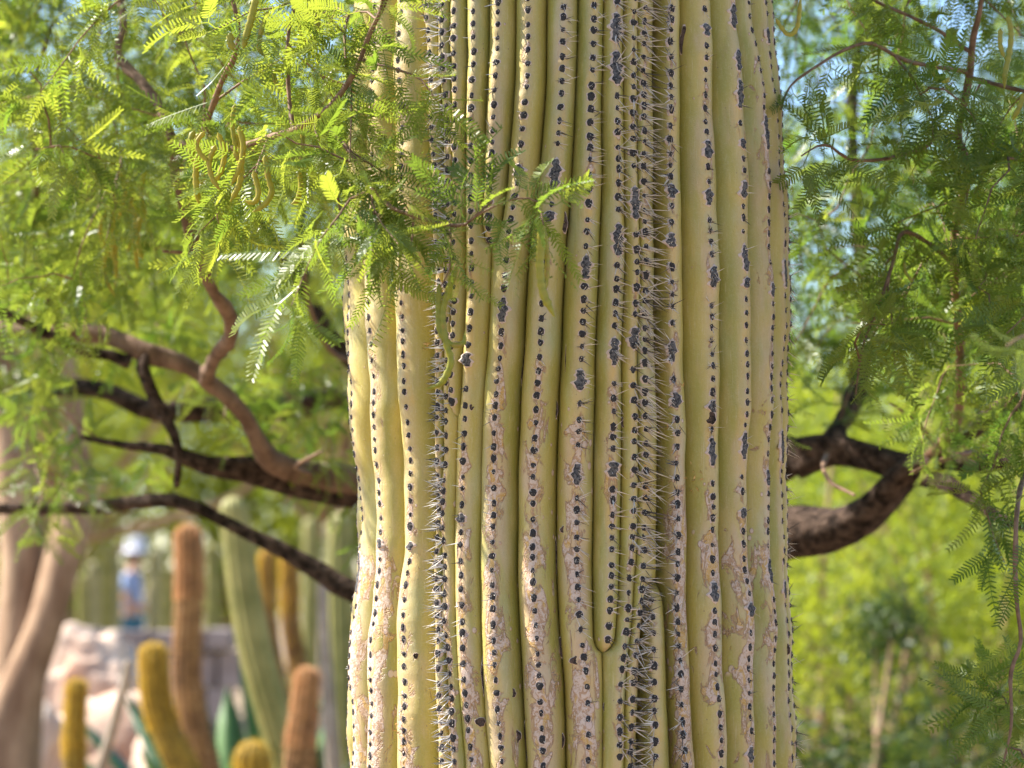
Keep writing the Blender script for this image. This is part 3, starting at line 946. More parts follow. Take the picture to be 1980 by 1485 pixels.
# ================================================================== MESQUITE behind and around the saguaro
TB = np.array([0.16, 4.55, 0.0])
mes = thing('mesquite_tree', 'spreading mesquite with dark limbs and feathery leaves around the saguaro', 'tree', tuple(TB))
nodes = []                                      # skeleton points new twigs may grow from
def limb(pts, step=0.035, name='limb', mat='bark', sides=14, rough=0.30, grow=True, wob=0.010):
    """pts: (photo x, photo y, Y, radius in photo px) or world rows marked by a leading 'w'"""
    rows = []
    for q in pts:
        if q[0] == 'w':
            rows.append((*q[1:4], q[4]))
        else:
            rows.append((*at(q[0], q[1], q[2]), q[3] * pxsize(q[2])))
    p = spline(rows, step)
    ph = rng.random(3) * 6
    s = np.arange(len(p)) * step
    j = np.stack([np.sin(s * 9 + ph[0]), np.sin(s * 7 + ph[1]), np.sin(s * 11 + ph[2])], -1) * wob
    j[0] = 0
    p[:, :3] += j
    acc = Acc()
    tube(acc, p[:, :3], np.maximum(p[:, 3], 0.0008), sides, 0, None, rough)
    o = link(name, acc.mesh(name, [M[mat]], TB), mes)
    if grow:
        nodes.extend(p[::2, :3])
    return o, p
W_ = 'w'
limb([(W_, .16, 4.55, -0.1, .19), (W_, .15, 4.53, .35, .165), (W_, .10, 4.55, .8, .15), (W_, .12, 4.6, 1.2, .15), (W_, .13, 4.62, 1.5, .13)], 0.05, 'trunk', rough=0.25)
# left side
limb([(W_, .13, 4.60, 1.42, .11), (760, 945, 4.55, 40), (690, 935, 4.5, 34), (600, 928, 4.45, 30), (480, 915, 4.4, 25), (395, 912, 4.35, 19), (310, 880, 4.3, 13), (230, 865, 4.3, 9), (150, 840, 4.3, 6)])
limb([(W_, .13, 4.62, 1.40, .10), (900, 1180, 4.6, 30), (700, 1148, 4.6, 20), (640, 1108, 4.6, 18), (560, 1058, 4.6, 15), (480, 1022, 4.6, 13), (420, 1000, 4.6, 12), (330, 972, 4.6, 13), (200, 988, 4.65, 11), (110, 983, 4.7, 10), (-40, 972, 4.75, 9)])
limb([(740, 942, 4.52, 22), (650, 934, 4.46, 24), (590, 918, 4.42, 24), (525, 890, 4.35, 21), (500, 860, 4.3, 19), (460, 790, 4.25, 17), (400, 735, 4.2, 15), (340, 702, 4.2, 16), (280, 690, 4.2, 17), (200, 655, 4.25, 17), (110, 650, 4.3, 16), (0, 630, 4.35, 14), (-120, 600, 4.4, 12)], mat='bark_pale')
limb([(430, 760, 4.23, 12), (405, 735, 4.2, 13), (418, 695, 4.0, 14), (440, 655, 3.85, 14), (440, 610, 3.75, 14), (395, 530, 3.65, 12), (360, 400, 3.6, 12), (342, 300, 3.55, 12), (338, 272, 3.5, 10), (300, 190, 3.55, 9), (228, 110, 3.6, 9), (235, 60, 3.6, 8), (228, -20, 3.65, 8), (215, -140, 3.7, 6)], mat='bark_pale', wob=.004)
limb([(W_, .13, 4.65, 1.5, .08), (760, 770, 4.95, 26), (680, 700, 4.9, 18), (620, 620, 4.9, 16), (560, 520, 4.85, 14), (500, 430, 4.8, 12), (440, 330, 4.8, 10), (380, 200, 4.8, 8), (350, 40, 4.8, 6)])
limb([(W_, .13, 4.68, 1.48, .08), (720, 775, 5.1, 30), (560, 785, 5.1, 27), (440, 795, 5.1, 25), (300, 800, 5.1, 22), (180, 745, 5.1, 20), (0, 745, 5.1, 18), (-120, 730, 5.1, 16)])
limb([(280, 690, 4.2, 13), (300, 750, 4.2, 12), (345, 830, 4.2, 10), (350, 880, 4.2, 8), (338, 930, 4.25, 6)])
limb([(250, 700, 4.2, 11), (160, 690, 4.2, 10), (110, 665, 4.15, 9), (40, 620, 4.1, 8), (-60, 560, 4.1, 7)])
limb([(620, 640, 4.9, 9), (600, 560, 4.8, 8), (575, 450, 4.7, 7), (590, 330, 4.7, 6), (560, 200, 4.7, 5)])
limb([(110, 650, 4.3, 9), (90, 560, 4.2, 8), (75, 470, 4.1, 7), (80, 330, 4.0, 6), (60, 200, 4.0, 5), (90, 40, 4.0, 4)], mat='bark_pale')
# right side
limb([(W_, .13, 4.55, 1.36, .12), (1350, 1075, 4.4, 55), (1470, 1040, 4.3, 52), (1530, 1022, 4.25, 47), (1600, 1016, 4.2, 42), (1680, 982, 4.15, 38), (1740, 930, 4.1, 36), (1800, 892, 4.05, 30), (1880, 905, 4.0, 26), (1990, 896, 3.95, 24), (2150, 880, 3.9, 20)])
limb([(W_, .14, 4.58, 1.45, .09), (1500, 900, 4.3, 38), (1560, 878, 4.25, 33), (1620, 856, 4.2, 28), (1690, 876, 4.15, 26), (1760, 905, 4.1, 28), (1800, 900, 4.07, 20)])
limb([(1740, 925, 4.1, 24), (1790, 895, 4.06, 24), (1850, 850, 4.05, 22), (1930, 790, 4.0, 19), (2010, 730, 4.0, 17), (2100, 640, 4.0, 14), (2150, 480, 4.0, 10)])
limb([(1760, 915, 4.08, 17), (1830, 925, 4.0, 14), (1900, 985, 3.95, 12), (1950, 1022, 3.9, 11), (2020, 1040, 3.9, 9), (2100, 1080, 3.9, 7)])
limb([(1620, 856, 4.2, 20), (1650, 740, 4.5, 18), (1680, 560, 4.7, 15), (1660, 380, 4.8, 12), (1640, 200, 4.8, 10), (1660, 0, 4.8, 8), (1650, -200, 4.8, 6)])
# leaders going up behind the saguaro into the crown above
limb([(W_, .13, 4.62, 1.45, .11), (W_, .10, 4.7, 2.0, .09), (W_, -.15, 4.7, 2.6, .07), (W_, -.7, 4.5, 3.1, .05), (W_, -1.4, 4.2, 3.3, .03)], 0.05)
limb([(W_, .10, 4.7, 1.9, .07), (W_, .35, 4.6, 2.5, .06), (W_, .8, 4.4, 3.0, .045), (W_, 1.4, 4.1, 3.25, .025)], 0.05)
limb([(W_, -.15, 4.7, 2.55, .045), (W_, -.5, 4.3, 2.7, .03), (W_, -.9, 3.8, 2.75, .02), (W_, -1.1, 3.4, 2.7, .012)], 0.05)
# finer branches that can be made out
FINE = []
def branch(pts, leaves=0, mat='twig', **kw):
    o, p = limb(pts, 0.012, 'branch', mat, 7, 0.18, True, 0.0025)
    FINE.append((o, p, leaves))
    return o, p
BR = branch([(338, 280, 3.50, 9), (380, 284, 3.35, 7), (450, 284, 3.1, 6.5), (520, 268, 2.92, 6.5), (569, 252, 2.80, 6.5), (610, 225, 2.76, 6.5), (640, 205, 2.74, 6), (690, 135, 2.72, 5.5), (720, 60, 2.70, 5), (745, 10, 2.68, 4.5), (770, -60, 2.66, 4)], 26)
branch([(600, 235, 2.77, 5.5), (640, 255, 2.75, 5), (690, 310, 2.72, 4.8), (725, 362, 2.70, 4.5), (760, 398, 2.68, 4.2), (800, 412, 2.66, 4), (865, 430, 2.64, 4), (905, 428, 2.63, 3.2), (930, 405, 2.62, 2.6), (955, 385, 2.62, 2)], 24)
branch([(869, 430, 2.64, 2.2), (872, 470, 2.63, 1.9), (868, 520, 2.62, 1.6), (850, 555, 2.62, 1.3)], 2)
branch([(905, 428, 2.63, 2.5), (960, 400, 2.61, 2.2), (1000, 388, 2.60, 1.8), (1035, 395, 2.60, 1.5), (1047, 440, 2.59, 1.2)], 13)
branch([(450, 120, 2.95, 6), (430, 160, 2.98, 6), (415, 200, 3.05, 6.5), (395, 245, 3.2, 6), (372, 284, 3.38, 7)], 10)
branch([(450, 120, 2.95, 5.5), (460, 60, 2.93, 5), (450, 0, 2.92, 4), (430, -60, 2.92, 3)], 10)
branch([(569, 252, 2.80, 5), (560, 190, 2.82, 4.5), (555, 110, 2.82, 4), (560, 40, 2.82, 3.5), (590, -40, 2.82, 3)], 14)
branch([(520, 268, 2.92, 5), (500, 310, 2.92, 4), (490, 350, 2.92, 3), (500, 390, 2.92, 2)], 8)
branch([(610, 228, 2.76, 4), (625, 280, 2.74, 3.5), (640, 340, 2.74, 3), (660, 400, 2.73, 2.4), (640, 460, 2.73, 1.6)], 12)
branch([(700, 325, 2.72, 3.5), (720, 400, 2.70, 3), (725, 460, 2.70, 2.2), (715, 520, 2.70, 1.6)], 9)
branch([(800, 412, 2.66, 2.8), (800, 450, 2.66, 2.2), (790, 490, 2.66, 1.6)], 6)
branch([(700, 115, 2.72, 3.5), (760, 130, 2.70, 3), (810, 150, 2.68, 2), (840, 190, 2.67, 1.5)], 8)
# right-hand branches close to the plane of the saguaro
RB = branch([(1750, 915, 4.1, 12), (1800, 880, 4.03, 12.5), (1845, 820, 3.8, 11), (1856, 740, 3.6, 10), (1856, 640, 3.45, 9.5), (1848, 520, 3.35, 9), (1850, 430, 3.3, 8.5), (1872, 330, 3.22, 8), (1850, 268, 3.2, 8), (1862, 200, 3.18, 7.5), (1872, 140, 3.16, 7), (1878, 80, 3.14, 6.5), (1892, 20, 3.12, 5.5), (1900, -60, 3.1, 4)], 20, 'twig')
branch([(1852, 266, 3.2, 5), (1815, 258, 3.15, 4.5), (1790, 285, 3.12, 4), (1750, 300, 3.1, 4), (1700, 312, 3.06, 3.6), (1640, 310, 3.02, 3.2), (1605, 284, 3.0, 2.8), (1580, 282, 2.98, 2.2), (1550, 300, 2.96, 1.5)], 18)
branch([(1870, 140, 3.16, 5), (1800, 132, 3.14, 4.5), (1745, 118, 3.12, 4.2), (1688, 88, 3.1, 3.8), (1640, 98, 3.08, 3.2), (1590, 125, 3.06, 2.8), (1532, 165, 3.04, 2.3), (1512, 210, 3.02, 1.8)], 14)
branch([(1876, 150, 3.16, 4.5), (1930, 162, 3.1, 4.5), (1990, 175, 3.05, 4), (2060, 190, 3.0, 3.5)], 8)
branch([(1848, 510, 3.35, 5), (1800, 470, 3.25, 4.5), (1745, 445, 3.2, 4.2), (1725, 500, 3.17, 3.6), (1712, 540, 3.15, 3.3), (1692, 600, 3.13, 2.8), (1668, 660, 3.12, 2.5), (1657, 720, 3.11, 2), (1652, 765, 3.1, 1.5)], 16)
branch([(1876, 100, 3.15, 4.5), (1820, 60, 3.15, 4), (1760, 30, 3.15, 3.5), (1690, 0, 3.15, 3), (1640, -40, 3.15, 2)], 8)
branch([(2010, 730, 4.0, 9), (2030, 820, 3.5, 7), (1990, 900, 3.15, 5.5), (1968, 1000, 3.0, 5), (1964, 1150, 2.97, 4.6), (1972, 1240, 2.96, 4.2), (1952, 1300, 2.95, 3.8), (1952, 1400, 2.94, 3), (1935, 1480, 2.94, 2.4)], 20)
branch([(2010, 740, 4.0, 8), (2050, 690, 3.2, 6), (2010, 640, 2.4, 4), (1975, 650, 2.2, 2.5), (1945, 672, 2.15, 1.6)], 9)
# bare dead twigs
for q in ([(1840, 890, 4.0, 4), (1790, 830, 3.8, 3.5), (1745, 795, 3.7, 3), (1722, 782, 3.65, 2)], [(1866, 875, 4.0, 4), (1850, 820, 3.85, 3), (1830, 780, 3.8, 2.5), (1806, 752, 3.75, 2)],
          [(1905, 862, 4.0, 5), (1860, 878, 3.75, 5), (1800, 900, 3.7, 4.5), (1762, 918, 3.68, 3)], [(1600, 880, 4.1, 6), (1590, 905, 3.9, 5), (1605, 935, 3.85, 4), (1650, 960, 3.8, 3)],
          [(700, 700, 4.6, 6), (640, 680, 4.4, 5), (600, 590, 4.35, 4), (590, 520, 4.3, 3)], [(600, 920, 4.4, 5), (575, 905, 4.2, 4.5), (580, 895, 4.15, 4), (625, 870, 4.1, 3)],
          [(395, 495, 3.62, 4), (360, 488, 3.55, 4), (318, 484, 3.5, 3.5)]):
    limb(q, 0.012, 'branch', 'twig', 6, 0.15, False, 0.002)

# leaves on those branches: single parts
n_leaf = 0
for (o, p, cnt) in FINE:
    if cnt == 0:
        continue
    pts = p[:, :3]
    n = len(pts)
    for c in range(cnt):
        i = int(n * (0.10 + 0.90 * (c + random.random()) / cnt))
        i = min(max(i, 1), n - 2)
        tw = unit(pts[i + 1] - pts[i - 1])
        d, nr = leaf_dirs(tw, c)
        if n_leaf < 300:
            sc_ = random.uniform(0.75, 1.15)
            lo_ = link('leaf', LEAFDATA[random.randrange(len(LEAFDATA))], o)
            b = np.cross(nr, d)
            m = np.eye(4)
            m[:3, 0], m[:3, 1], m[:3, 2], m[:3, 3] = d * sc_, b * sc_, nr * sc_, pts[i] - TB
            lo_.matrix_local = Matrix(m.tolist())
            n_leaf += 1

# growth of the crown: every target gets a twig from the nearest wood
fol = Foliage()
fol_near = Foliage()
twa = Acc()
SKY = [(1632, 70, 72, 110), (1635, 245, 62, 75), (1632, 425, 72, 95), (1805, 225, 55, 100), (1690, 510, 50, 55)]
def in_sky(x, y):
    return any(((x - a) / w) ** 2 + ((y - b) / h) ** 2 < 1 for a, b, w, h in SKY)
targets = []
def region(n, x0, x1, y0, y1, Y0, Y1, tint, dens=None):
    k = 0
    while k < n:
        x, y, Y = random.uniform(x0, x1), random.uniform(y0, y1), random.uniform(Y0, Y1)
        if dens and not dens(x, y):
            continue
        targets.append((at(x, y, Y), tint))
        k += 1
region(126, -180, 700, -330, 330, 3.15, 4.2, 0.62, lambda x, y: not (290 < x < 400 and y > 180))
region(130, -180, 720, -330, 520, 3.9, 5.4, 0.5)
region(40, -180, 480, 300, 640, 3.5, 4.6, 0.5, lambda x, y: x < 320)
region(18, 300, 520, 300, 640, 4.1, 4.8, 0.5)
region(36, -120, 680, 640, 940, 4.3, 5.0, 0.45)
region(8, 380, 690, -60, 330, 2.85, 3.2, 0.6)
region(8, 600, 750, -20, 400, 2.66, 2.82, 0.6)
nosky = lambda x, y: not in_sky(x, y)
region(84, 1500, 2150, -330, 420, 3.3, 4.6, 0.35, nosky)
region(84, 1500, 2150, 300, 760, 3.2, 4.6, 0.25, lambda x, y: nosky(x, y) and (y < 640 or x > 1800))
region(40, 1700, 2150, -200, 700, 2.95, 3.4, 0.45, nosky)
region(85, 1460, 2100, -250, 720, 4.2, 5.8, 0.15, nosky)
region(6, 1900, 2060, 940, 1480, 2.92, 3.2, 0.35)
region(70, 850, 1900, -900, -330, 3.3, 5.4, 0.4)  # unseen crown above the view, added to shade the right-hand foliage
nodes = np.array(nodes)
dist0 = [float(np.min(((nodes - t[0]) ** 2).sum(1))) for t in targets]
buf = np.zeros((len(nodes) + 40000, 3))
nn = len(nodes)
buf[:nn] = nodes
for q in np.argsort(dist0):
    T, tint = targets[q]
    i = int(np.argmin(((buf[:nn] - T) ** 2).sum(1)))
    P = buf[i].copy()
    d = float(np.linalg.norm(T - P))
    if d < 0.10:
        T = T + unit(rng.normal(size=3)) * 0.12 + np.array([0, 0, -0.05])
        d = float(np.linalg.norm(T - P))
    ctrl = (P + T) / 2 + np.array([0, 0, 0.16 * d]) + rng.normal(size=3) * 0.10 * d
    n = max(5, int(d / 0.03))
    s = np.linspace(0, 1, n)[:, None]
    path = (1 - s) ** 2 * P + 2 * s * (1 - s) * ctrl + s ** 2 * T
    path[1:-1] += rng.normal(size=(n - 2, 3)) * 0.003
    r0 = 0.0012 + 0.0042 * min(1.2, d)
    tube(twa, path, np.linspace(r0, 0.0007, n), 4, 0, cap=False)
    buf[nn:nn + n] = path
    nn += n
    seg = np.r_[0, np.cumsum(np.linalg.norm(np.diff(path, axis=0), axis=1))]
    start = max(0.02, seg[-1] - 0.42)
    pos = start
    while pos < seg[-1] + 0.001:
        pp = np.array([np.interp(pos, seg, path[:, c]) for c in range(3)])
        j = min(max(int(np.searchsorted(seg, pos)), 1), n - 1)
        tw = unit(path[j] - path[j - 1])
        for _ in range(random.choice((2, 3, 3, 4))):
            dd, nr = leaf_dirs(tw, 0)
            (fol_near if pp[1] < 3.0 else fol).add(pp, dd, nr, random.choice((0.62, 0.78, 0.9, 1.05)) * random.uniform(0.9, 1.1), min(1, max(0, tint + random.gauss(0, .27))))
        pos += random.uniform(0.022, 0.04)
link('twigs', twa.mesh('twigs', [M['twig']], TB), mes, kind='stuff')
facc = Acc()
fol_near.build(LT_HI, facc)
fol.build(LT_LO, facc)
link('foliage', facc.mesh('foliage', [M['leaf']], TB, False), mes, kind='stuff')
print('bulk leaves', len(fol.items), 'single leaves', n_leaf)

# pods hanging in the crown
def pod(pts, Y, w=13, tint=0.5, Y2=None):
    n = len(pts)
    Y2 = Y if Y2 is None else Y2
    path = [at(x, y, Y + (Y2 - Y) * k / max(1, n - 1)) for k, (x, y) in enumerate(pts)]
    link('seed_pod', pod_mesh(path, w * pxsize(Y), tint, TB), mes)
pod([(1047, 430), (1046, 470), (1044, 520), (1050, 565), (1062, 592), (1073, 614)], 2.59, 19, .62)
pod([(1047, 432), (1056, 470), (1058, 520), (1052, 570)], 2.60, 12, .65)
pod([(884, 515), (868, 560), (856, 605), (862, 660), (872, 700), (852, 742), (822, 752)], 2.62, 15, .42)
pod([(850, 548), (848, 580), (848, 625), (858, 655), (880, 668), (897, 662), (899, 640)], 2.62, 13, .36)
pod([(590, -10), (608, 18), (614, 45), (608, 68), (595, 84)], 2.82, 15, .45)
pod([(580, 5), (577, 40), (582, 66), (596, 84)], 2.82, 9, .6)
pod([(495, -5), (486, 35), (476, 70), (470, 95)], 2.78, 17, .6)
pod([(446, 62), (445, 80), (452, 98)], 2.78, 16, .6)
pod([(520, 20), (508, 50), (500, 90), (512, 110)], 2.78, 11, .5)
pod([(556, 105), (548, 130), (530, 140), (535, 162), (552, 165)], 2.78, 11, .65)
pod([(512, 300), (518, 340), (525, 372), (512, 395), (488, 410)], 2.78, 13, .7)
pod([(490, 330), (500, 372), (490, 392), (472, 388)], 2.78, 12, .75)
pod([(578, 330), (582, 360), (574, 388), (562, 395)], 2.78, 12, .75)
pod([(585, 252), (587, 290), (596, 315), (606, 322)], 2.82, 10, .45)
for k in range(11):
    x, y = random.uniform(370, 462), random.uniform(195, 300)
    L = random.uniform(60, 105)
    b = random.uniform(-16, 16)
    pod([(x, y), (x + b, y + L * .35), (x + b * 0.6, y + L * .7), (x - b * .6, y + L)], random.uniform(2.86, 3.02), random.uniform(10, 15), random.uniform(.55, .95))
for k in range(10):
    x, y = random.uniform(190, 290), random.uniform(330, 480)
    L = random.uniform(60, 110)
    b = random.uniform(-16, 16)
    pod([(x, y), (x + b, y + L * .35), (x + b * 0.6, y + L * .7), (x - b * .6, y + L)], random.uniform(3.4, 3.7), random.uniform(8, 12), random.uniform(.5, .9))
pod([(1948, 30), (1955, 60), (1952, 100), (1944, 140), (1942, 172)], 3.05, 13, .6)
pod([(1935, 55), (1934, 85), (1942, 112)], 3.05, 11, .7)
pod([(1808, 128), (1810, 150), (1828, 156), (1836, 150)], 3.1, 14, .8)
pod([(1800, 145), (1810, 122), (1818, 124)], 3.1, 12, .8)
pod([(1500, 35), (1512, 55), (1528, 68), (1541, 55), (1546, 25), (1548, -5)], 2.98, 9, .8)
pod([(1510, 48), (1520, 66), (1534, 62), (1540, 50)], 2.98, 9, .85)
pod([(1980, 180), (1972, 205), (1958, 232)], 3.0, 12, .65)
pod([(1748, 505), (1752, 528), (1766, 546)], 3.15, 7, .5)

exec_far = True
# ================================================================== BACKGROUND
def blob_leaves(acc, centre, radii, n, size, tint, rg, hollow=0.35, clumps=24):
    """leaf-sized faces gathered in uneven clumps through a crown's volume"""
    cs = []
    for _ in range(clumps):
        d = unit(rg.normal(size=3))
        cs.append(np.asarray(centre) + d * np.asarray(radii) * rg.uniform(hollow, 1.0))
    cs = np.array(cs)
    pick = rg.integers(0, clumps, n)
    cr = rg.uniform(0.14, 0.34, clumps)
    P = cs[pick] + rg.normal(size=(n, 3)) * (np.asarray(radii).mean() * cr[pick])[:, None] * 0.7
    P[:, 2] = np.maximum(P[:, 2], 0.03)
    a, b = unit(rg.normal(size=(n, 3))), rg.normal(size=(n, 3))
    b = unit(b - a * (a * b).sum(1)[:, None])
    s = size * rg.uniform(0.6, 1.3, n)[:, None]
    v = np.stack([P - a * s, P + b * s * .35, P + a * s, P - b * s * .35], 1)
    f = np.arange(4 * n).reshape(n, 4)
    ct = rg.normal(0, 0.16, clumps)
    t = np.clip(tint + ct[pick] + rg.normal(0, .15, n), 0, 1)
    acc.add(v.reshape(-1, 3), f, 0, tint=np.repeat(t, 4))
    return cs

def shrub(name, label, cat, base, height, width, n, size, tint, seed, group=None, stem=0.03, mat='leaf_far', bark='trunk_far', lowest=0.12, clumps=26, depth=None):
    rg = np.random.default_rng(seed)
    base = np.asarray(base, float)
    t = thing(name, label, cat, tuple(base), group)
    acc = Acc()
    cz = height * (0.5 + lowest / 2)
    cs = blob_leaves(acc, base + [0, 0, cz], (width / 2, (depth or width) / 2, height * (1 - lowest) / 2), n, size, tint, rg, clumps=clumps)
    link('crown', acc.mesh('crown', [M[mat]], base, False), t, kind='stuff')
    tr = Acc()
    fork = base + [0, 0, height * lowest * 0.8 + 0.05]
    tube(tr, spline([(*(base - [0, 0, .05]), stem), (*(base + [stem, 0, height * lowest * .4]), stem * .9), (*fork, stem * .8)], 0.08)[:, :3], stem, 8, 0, None, 0.2)
    link('trunk', tr.mesh('trunk', [M[bark]], base), t)
    for c in cs[:12]:
        l = Acc()
        m = (fork + c) / 2 + rg.normal(size=3) * 0.06 * height + [0, 0, 0.05 * height]
        pth = spline([(*fork, stem * .6), (*m, stem * .4), (*c, stem * .15)], 0.12)
        tube(l, pth[:, :3], pth[:, 3], 6, 0, None, 0.2)
        link('limb', l.mesh('limb', [M[bark]], base), t)
    return t
def gx(x, Y):
    return (x - 990) / FOC * Y
def gp(x, Y):
    return (gx(x, Y), Y, 0.0)

GR = 'sunlit shrubs behind the saguaro'
# right: bright shrubs
shrub('shrub', 'bright yellow green shrub just behind the saguaro beneath the thick dark limb', 'shrub', gp(1610, 8.6), 2.15, 1.5, 9000, .022, .8, 1, GR, clumps=22)
shrub('shrub', 'bright green shrub with darker gaps behind the hanging leafy twig', 'shrub', gp(1890, 9.0), 2.25, 1.6, 9000, .022, .7, 2, GR, clumps=22)
shrub('shrub', 'low green shrub with shade painted into its leaves between the two tall bright shrubs', 'shrub', gp(1720, 7.6), 1.40, 1.0, 7000, .02, .4, 3, GR, clumps=18, mat='leaf_dark')
shrub('shrub', 'broad pale green shrub standing behind the other bright shrubs', 'shrub', gp(1760, 12.0), 2.7, 2.8, 10000, .032, .6, 4, GR, clumps=26)
shrub('shrub', 'rounded green shrub beyond the hanging leafy twig, half cut off', 'shrub', gp(2080, 10.0), 2.3, 1.6, 9000, .026, .6, 5, GR)
# left: trees beyond the limbs
GT = 'trees beyond the mesquite'
shrub('palo_verde_tree', 'bright leafy tree filling the gaps between the mesquite limbs, above the boulders', 'tree', gp(110, 20.0), 5.6, 5.6, 22000, .045, .75, 11, GT, .07, lowest=.36, clumps=44)
shrub('palo_verde_tree', 'leafy green tree behind the mesquite, above the leaning pale column', 'tree', gp(640, 21.5), 5.8, 4.6, 18000, .045, .65, 12, GT, .07, lowest=.36, clumps=38)
shrub('palo_verde_tree', 'green tree behind the mesquite, above the twin pale trunks', 'tree', gp(-90, 24.0), 7.0, 5.2, 16000, .05, .55, 13, GT, .09, lowest=.32, clumps=34)
shrub('palo_verde_tree', 'tall shaded tree behind the mesquite with sky showing through beside the saguaro', 'tree', gp(1560, 15.0), 3.1, 3.4, 12000, .034, .35, 14, GT, .08, lowest=.4, clumps=30)
shrub('palo_verde_tree', 'tall tree beyond the bright shrubs, behind the upright branch', 'tree', gp(2020, 16.0), 4.6, 3.0, 14000, .036, .45, 15, GT, .08, lowest=.4, clumps=32)
GF = 'far trees along the garden edge'
for k, (x, Y, h, w, lab) in enumerate([(120, 34, 5.5, 6, 'far pale green tree behind the person in blue, over the pale trunks'), (420, 36, 6, 6.5, 'far yellow green tree behind the tall golden column'), (720, 35, 6, 6, 'far green tree behind the twin tall columns'),
                                 (1750, 34, 4.2, 7, 'far green tree behind the bright shrubs'), (2050, 36, 5.5, 7, 'far green tree at the end of the shrubs'), (1450, 36, 5.0, 6, 'far green tree mostly hidden by the saguaro'),
                                 (-330, 33, 6, 7, 'far green tree beyond the forked tree, away from the boulders'), (-900, 36, 7, 9, 'far tree past the end of the boulder bed'), (1050, 34, 5, 7, 'far green tree directly behind the saguaro'), (2600, 34, 6, 8, 'far tree past the hanging leafy twig')]):
    shrub('far_tree', lab, 'tree', gp(x, Y), h, w, 12000, .085, .8, 30 + k, GF, .12, lowest=.08, clumps=34)

# twin pale trunks at the far left
tt = thing('forked_tree', 'pale brown tree forking into two thick leaning trunks beside the boulders', 'tree', gp(10, 9.0))
tb = np.array(gp(10, 9.0))
for pts in ([(15, 1500, 9.0, 62), (30, 1330, 9.0, 52), (45, 1200, 9.0, 46), (50, 1080, 9.0, 46), (40, 960, 9.0, 42), (20, 800, 9.0, 34), (-40, 500, 9.0, 26), (-160, 200, 9.0, 14)],
            [(5, 1480, 8.9, 55), (40, 1330, 8.9, 42), (82, 1220, 8.9, 36), (115, 1110, 8.9, 36), (140, 1000, 8.9, 34), (150, 880, 8.9, 26), (110, 600, 8.9, 18), (40, 300, 8.9, 10)]):
    rows = [(*at(x, y, Y), r * pxsize(Y)) for x, y, Y, r in pts]
    rows = [(tb[0] + 0.02, tb[1] + (rows[0][1] - 9.0), -0.05, rows[0][3] * 1.5)] + rows
    p = spline(rows, .06)
    a = Acc()
    tube(a, p[:, :3], p[:, 3], 14, 0, None, .14)
    link('trunk', a.mesh('trunk', [M['trunk_far']], tb), tt)
a = Acc()
cs = blob_leaves(a, np.array([-2.6, 9.0, 3.7]), (1.0, .7, .6), 5000, .024, .5, np.random.default_rng(55))
link('crown', a.mesh('crown', [M['leaf_far']], tb, False), tt, kind='stuff')
for c in cs[:8]:
    a = Acc()
    f0 = at(22, 815, 9.0)
    p = spline([(*f0, .05), (*((f0 + c) / 2 + [0, 0, .08]), .03), (*c, .01)], .08)
    tube(a, p[:, :3], p[:, 3], 7, 0, None, .2)
    link('limb', a.mesh('limb', [M['trunk_far']], tb), tt)

# boulders
def boulder(label, x, y, Y, wpx, hpx, seed, squash=1.0, zbase=0.0):
    c = at(x, y, Y)
    w, h = wpx * pxsize(Y) / 2, hpx * pxsize(Y) / 2
    bm = bmesh.new()
    bmesh.ops.create_icosphere(bm, subdivisions=5, radius=1)
    base = np.array([c[0], c[1], zbase])
    for v in bm.verts:
        q = v.co.normalized()
        sd = Vector((seed * 3.1, seed * 1.7, 0))
        r = 1 + 0.22 * mnoise.noise(q * 1.6 + sd) + 0.12 * mnoise.noise(q * 3.6 + sd) + 0.05 * mnoise.noise(q * 9 + sd)
        ce = mnoise.cell(q * 1.8 + sd)
        r += 0.06 * (ce - .5)
        q = q * r
        q = Vector([math.copysign(abs(k) ** .82, k) for k in q])
        z = c[2] + q.z * h
        v.co = (q.x * w, q.y * w * .8 * squash, max(z, zbase - 0.05) - zbase)
    me = bpy.data.meshes.new('boulder')
    bm.to_mesh(me)
    bm.free()
    for p in me.polygons:
        p.use_smooth = True
    me.materials.append(M['rock'])
    o = link('boulder', me, None, tuple(base))
    o['label'], o['category'], o['group'] = label, 'boulder', 'boulders beside the golden cacti'
boulder('big pale boulder with reddish side standing in front of the stacked boulders', 225, 1560, 10.5, 400, 430, 1)
boulder('tan pink boulder topmost of the pile, in front of the stone wall', 165, 1400, 11.3, 250, 360, 2)
boulder('low pale boulder at the foot of the forked tree', 40, 1500, 10.0, 190, 300, 3)
boulder('reddish brown boulder under the golden cacti, mostly in shade', 330, 1560, 9.8, 170, 310, 4)

# dry leaflets caught among the spines
dl = Acc()
for (x, y, sx, sy, n) in [(1252, 940, 14, 40, 16), (1345, 930, 18, 24, 14), (1285, 840, 20, 30, 5), (862, 1390, 16, 60, 22), (775, 1430, 12, 40, 12), (1318, 745, 8, 8, 3), (825, 665, 14, 16, 6), (1380, 1010, 20, 20, 4)]:
    for _ in range(n):
        p, d, i = surf_point(random.gauss(x, sx * .6), random.gauss(y, sy * .6))
        p = p - d * random.uniform(.0005, .004)
        a = unit(rng.normal(size=3)); b = unit(np.cross(a, rng.normal(size=3)))
        L, w = random.uniform(.0022, .0048), random.uniform(.0008, .0014)
        dl.add(np.array([p - a * L, p + b * w, p + a * L, p - b * w]), np.array([[0, 1, 2, 3]]), 0)
M['dry'] = simple_mat('dry_leaflet', (0.42, 0.22, 0.06), (0.62, 0.40, 0.16), 60, .7)
o = link('leaf_litter', dl.mesh('leaf_litter', [M['dry']], SB, False), None, tuple(SB), 'stuff')
o['label'], o['category'] = 'tiny dry orange leaflets caught among the saguaro spines', 'leaf litter'

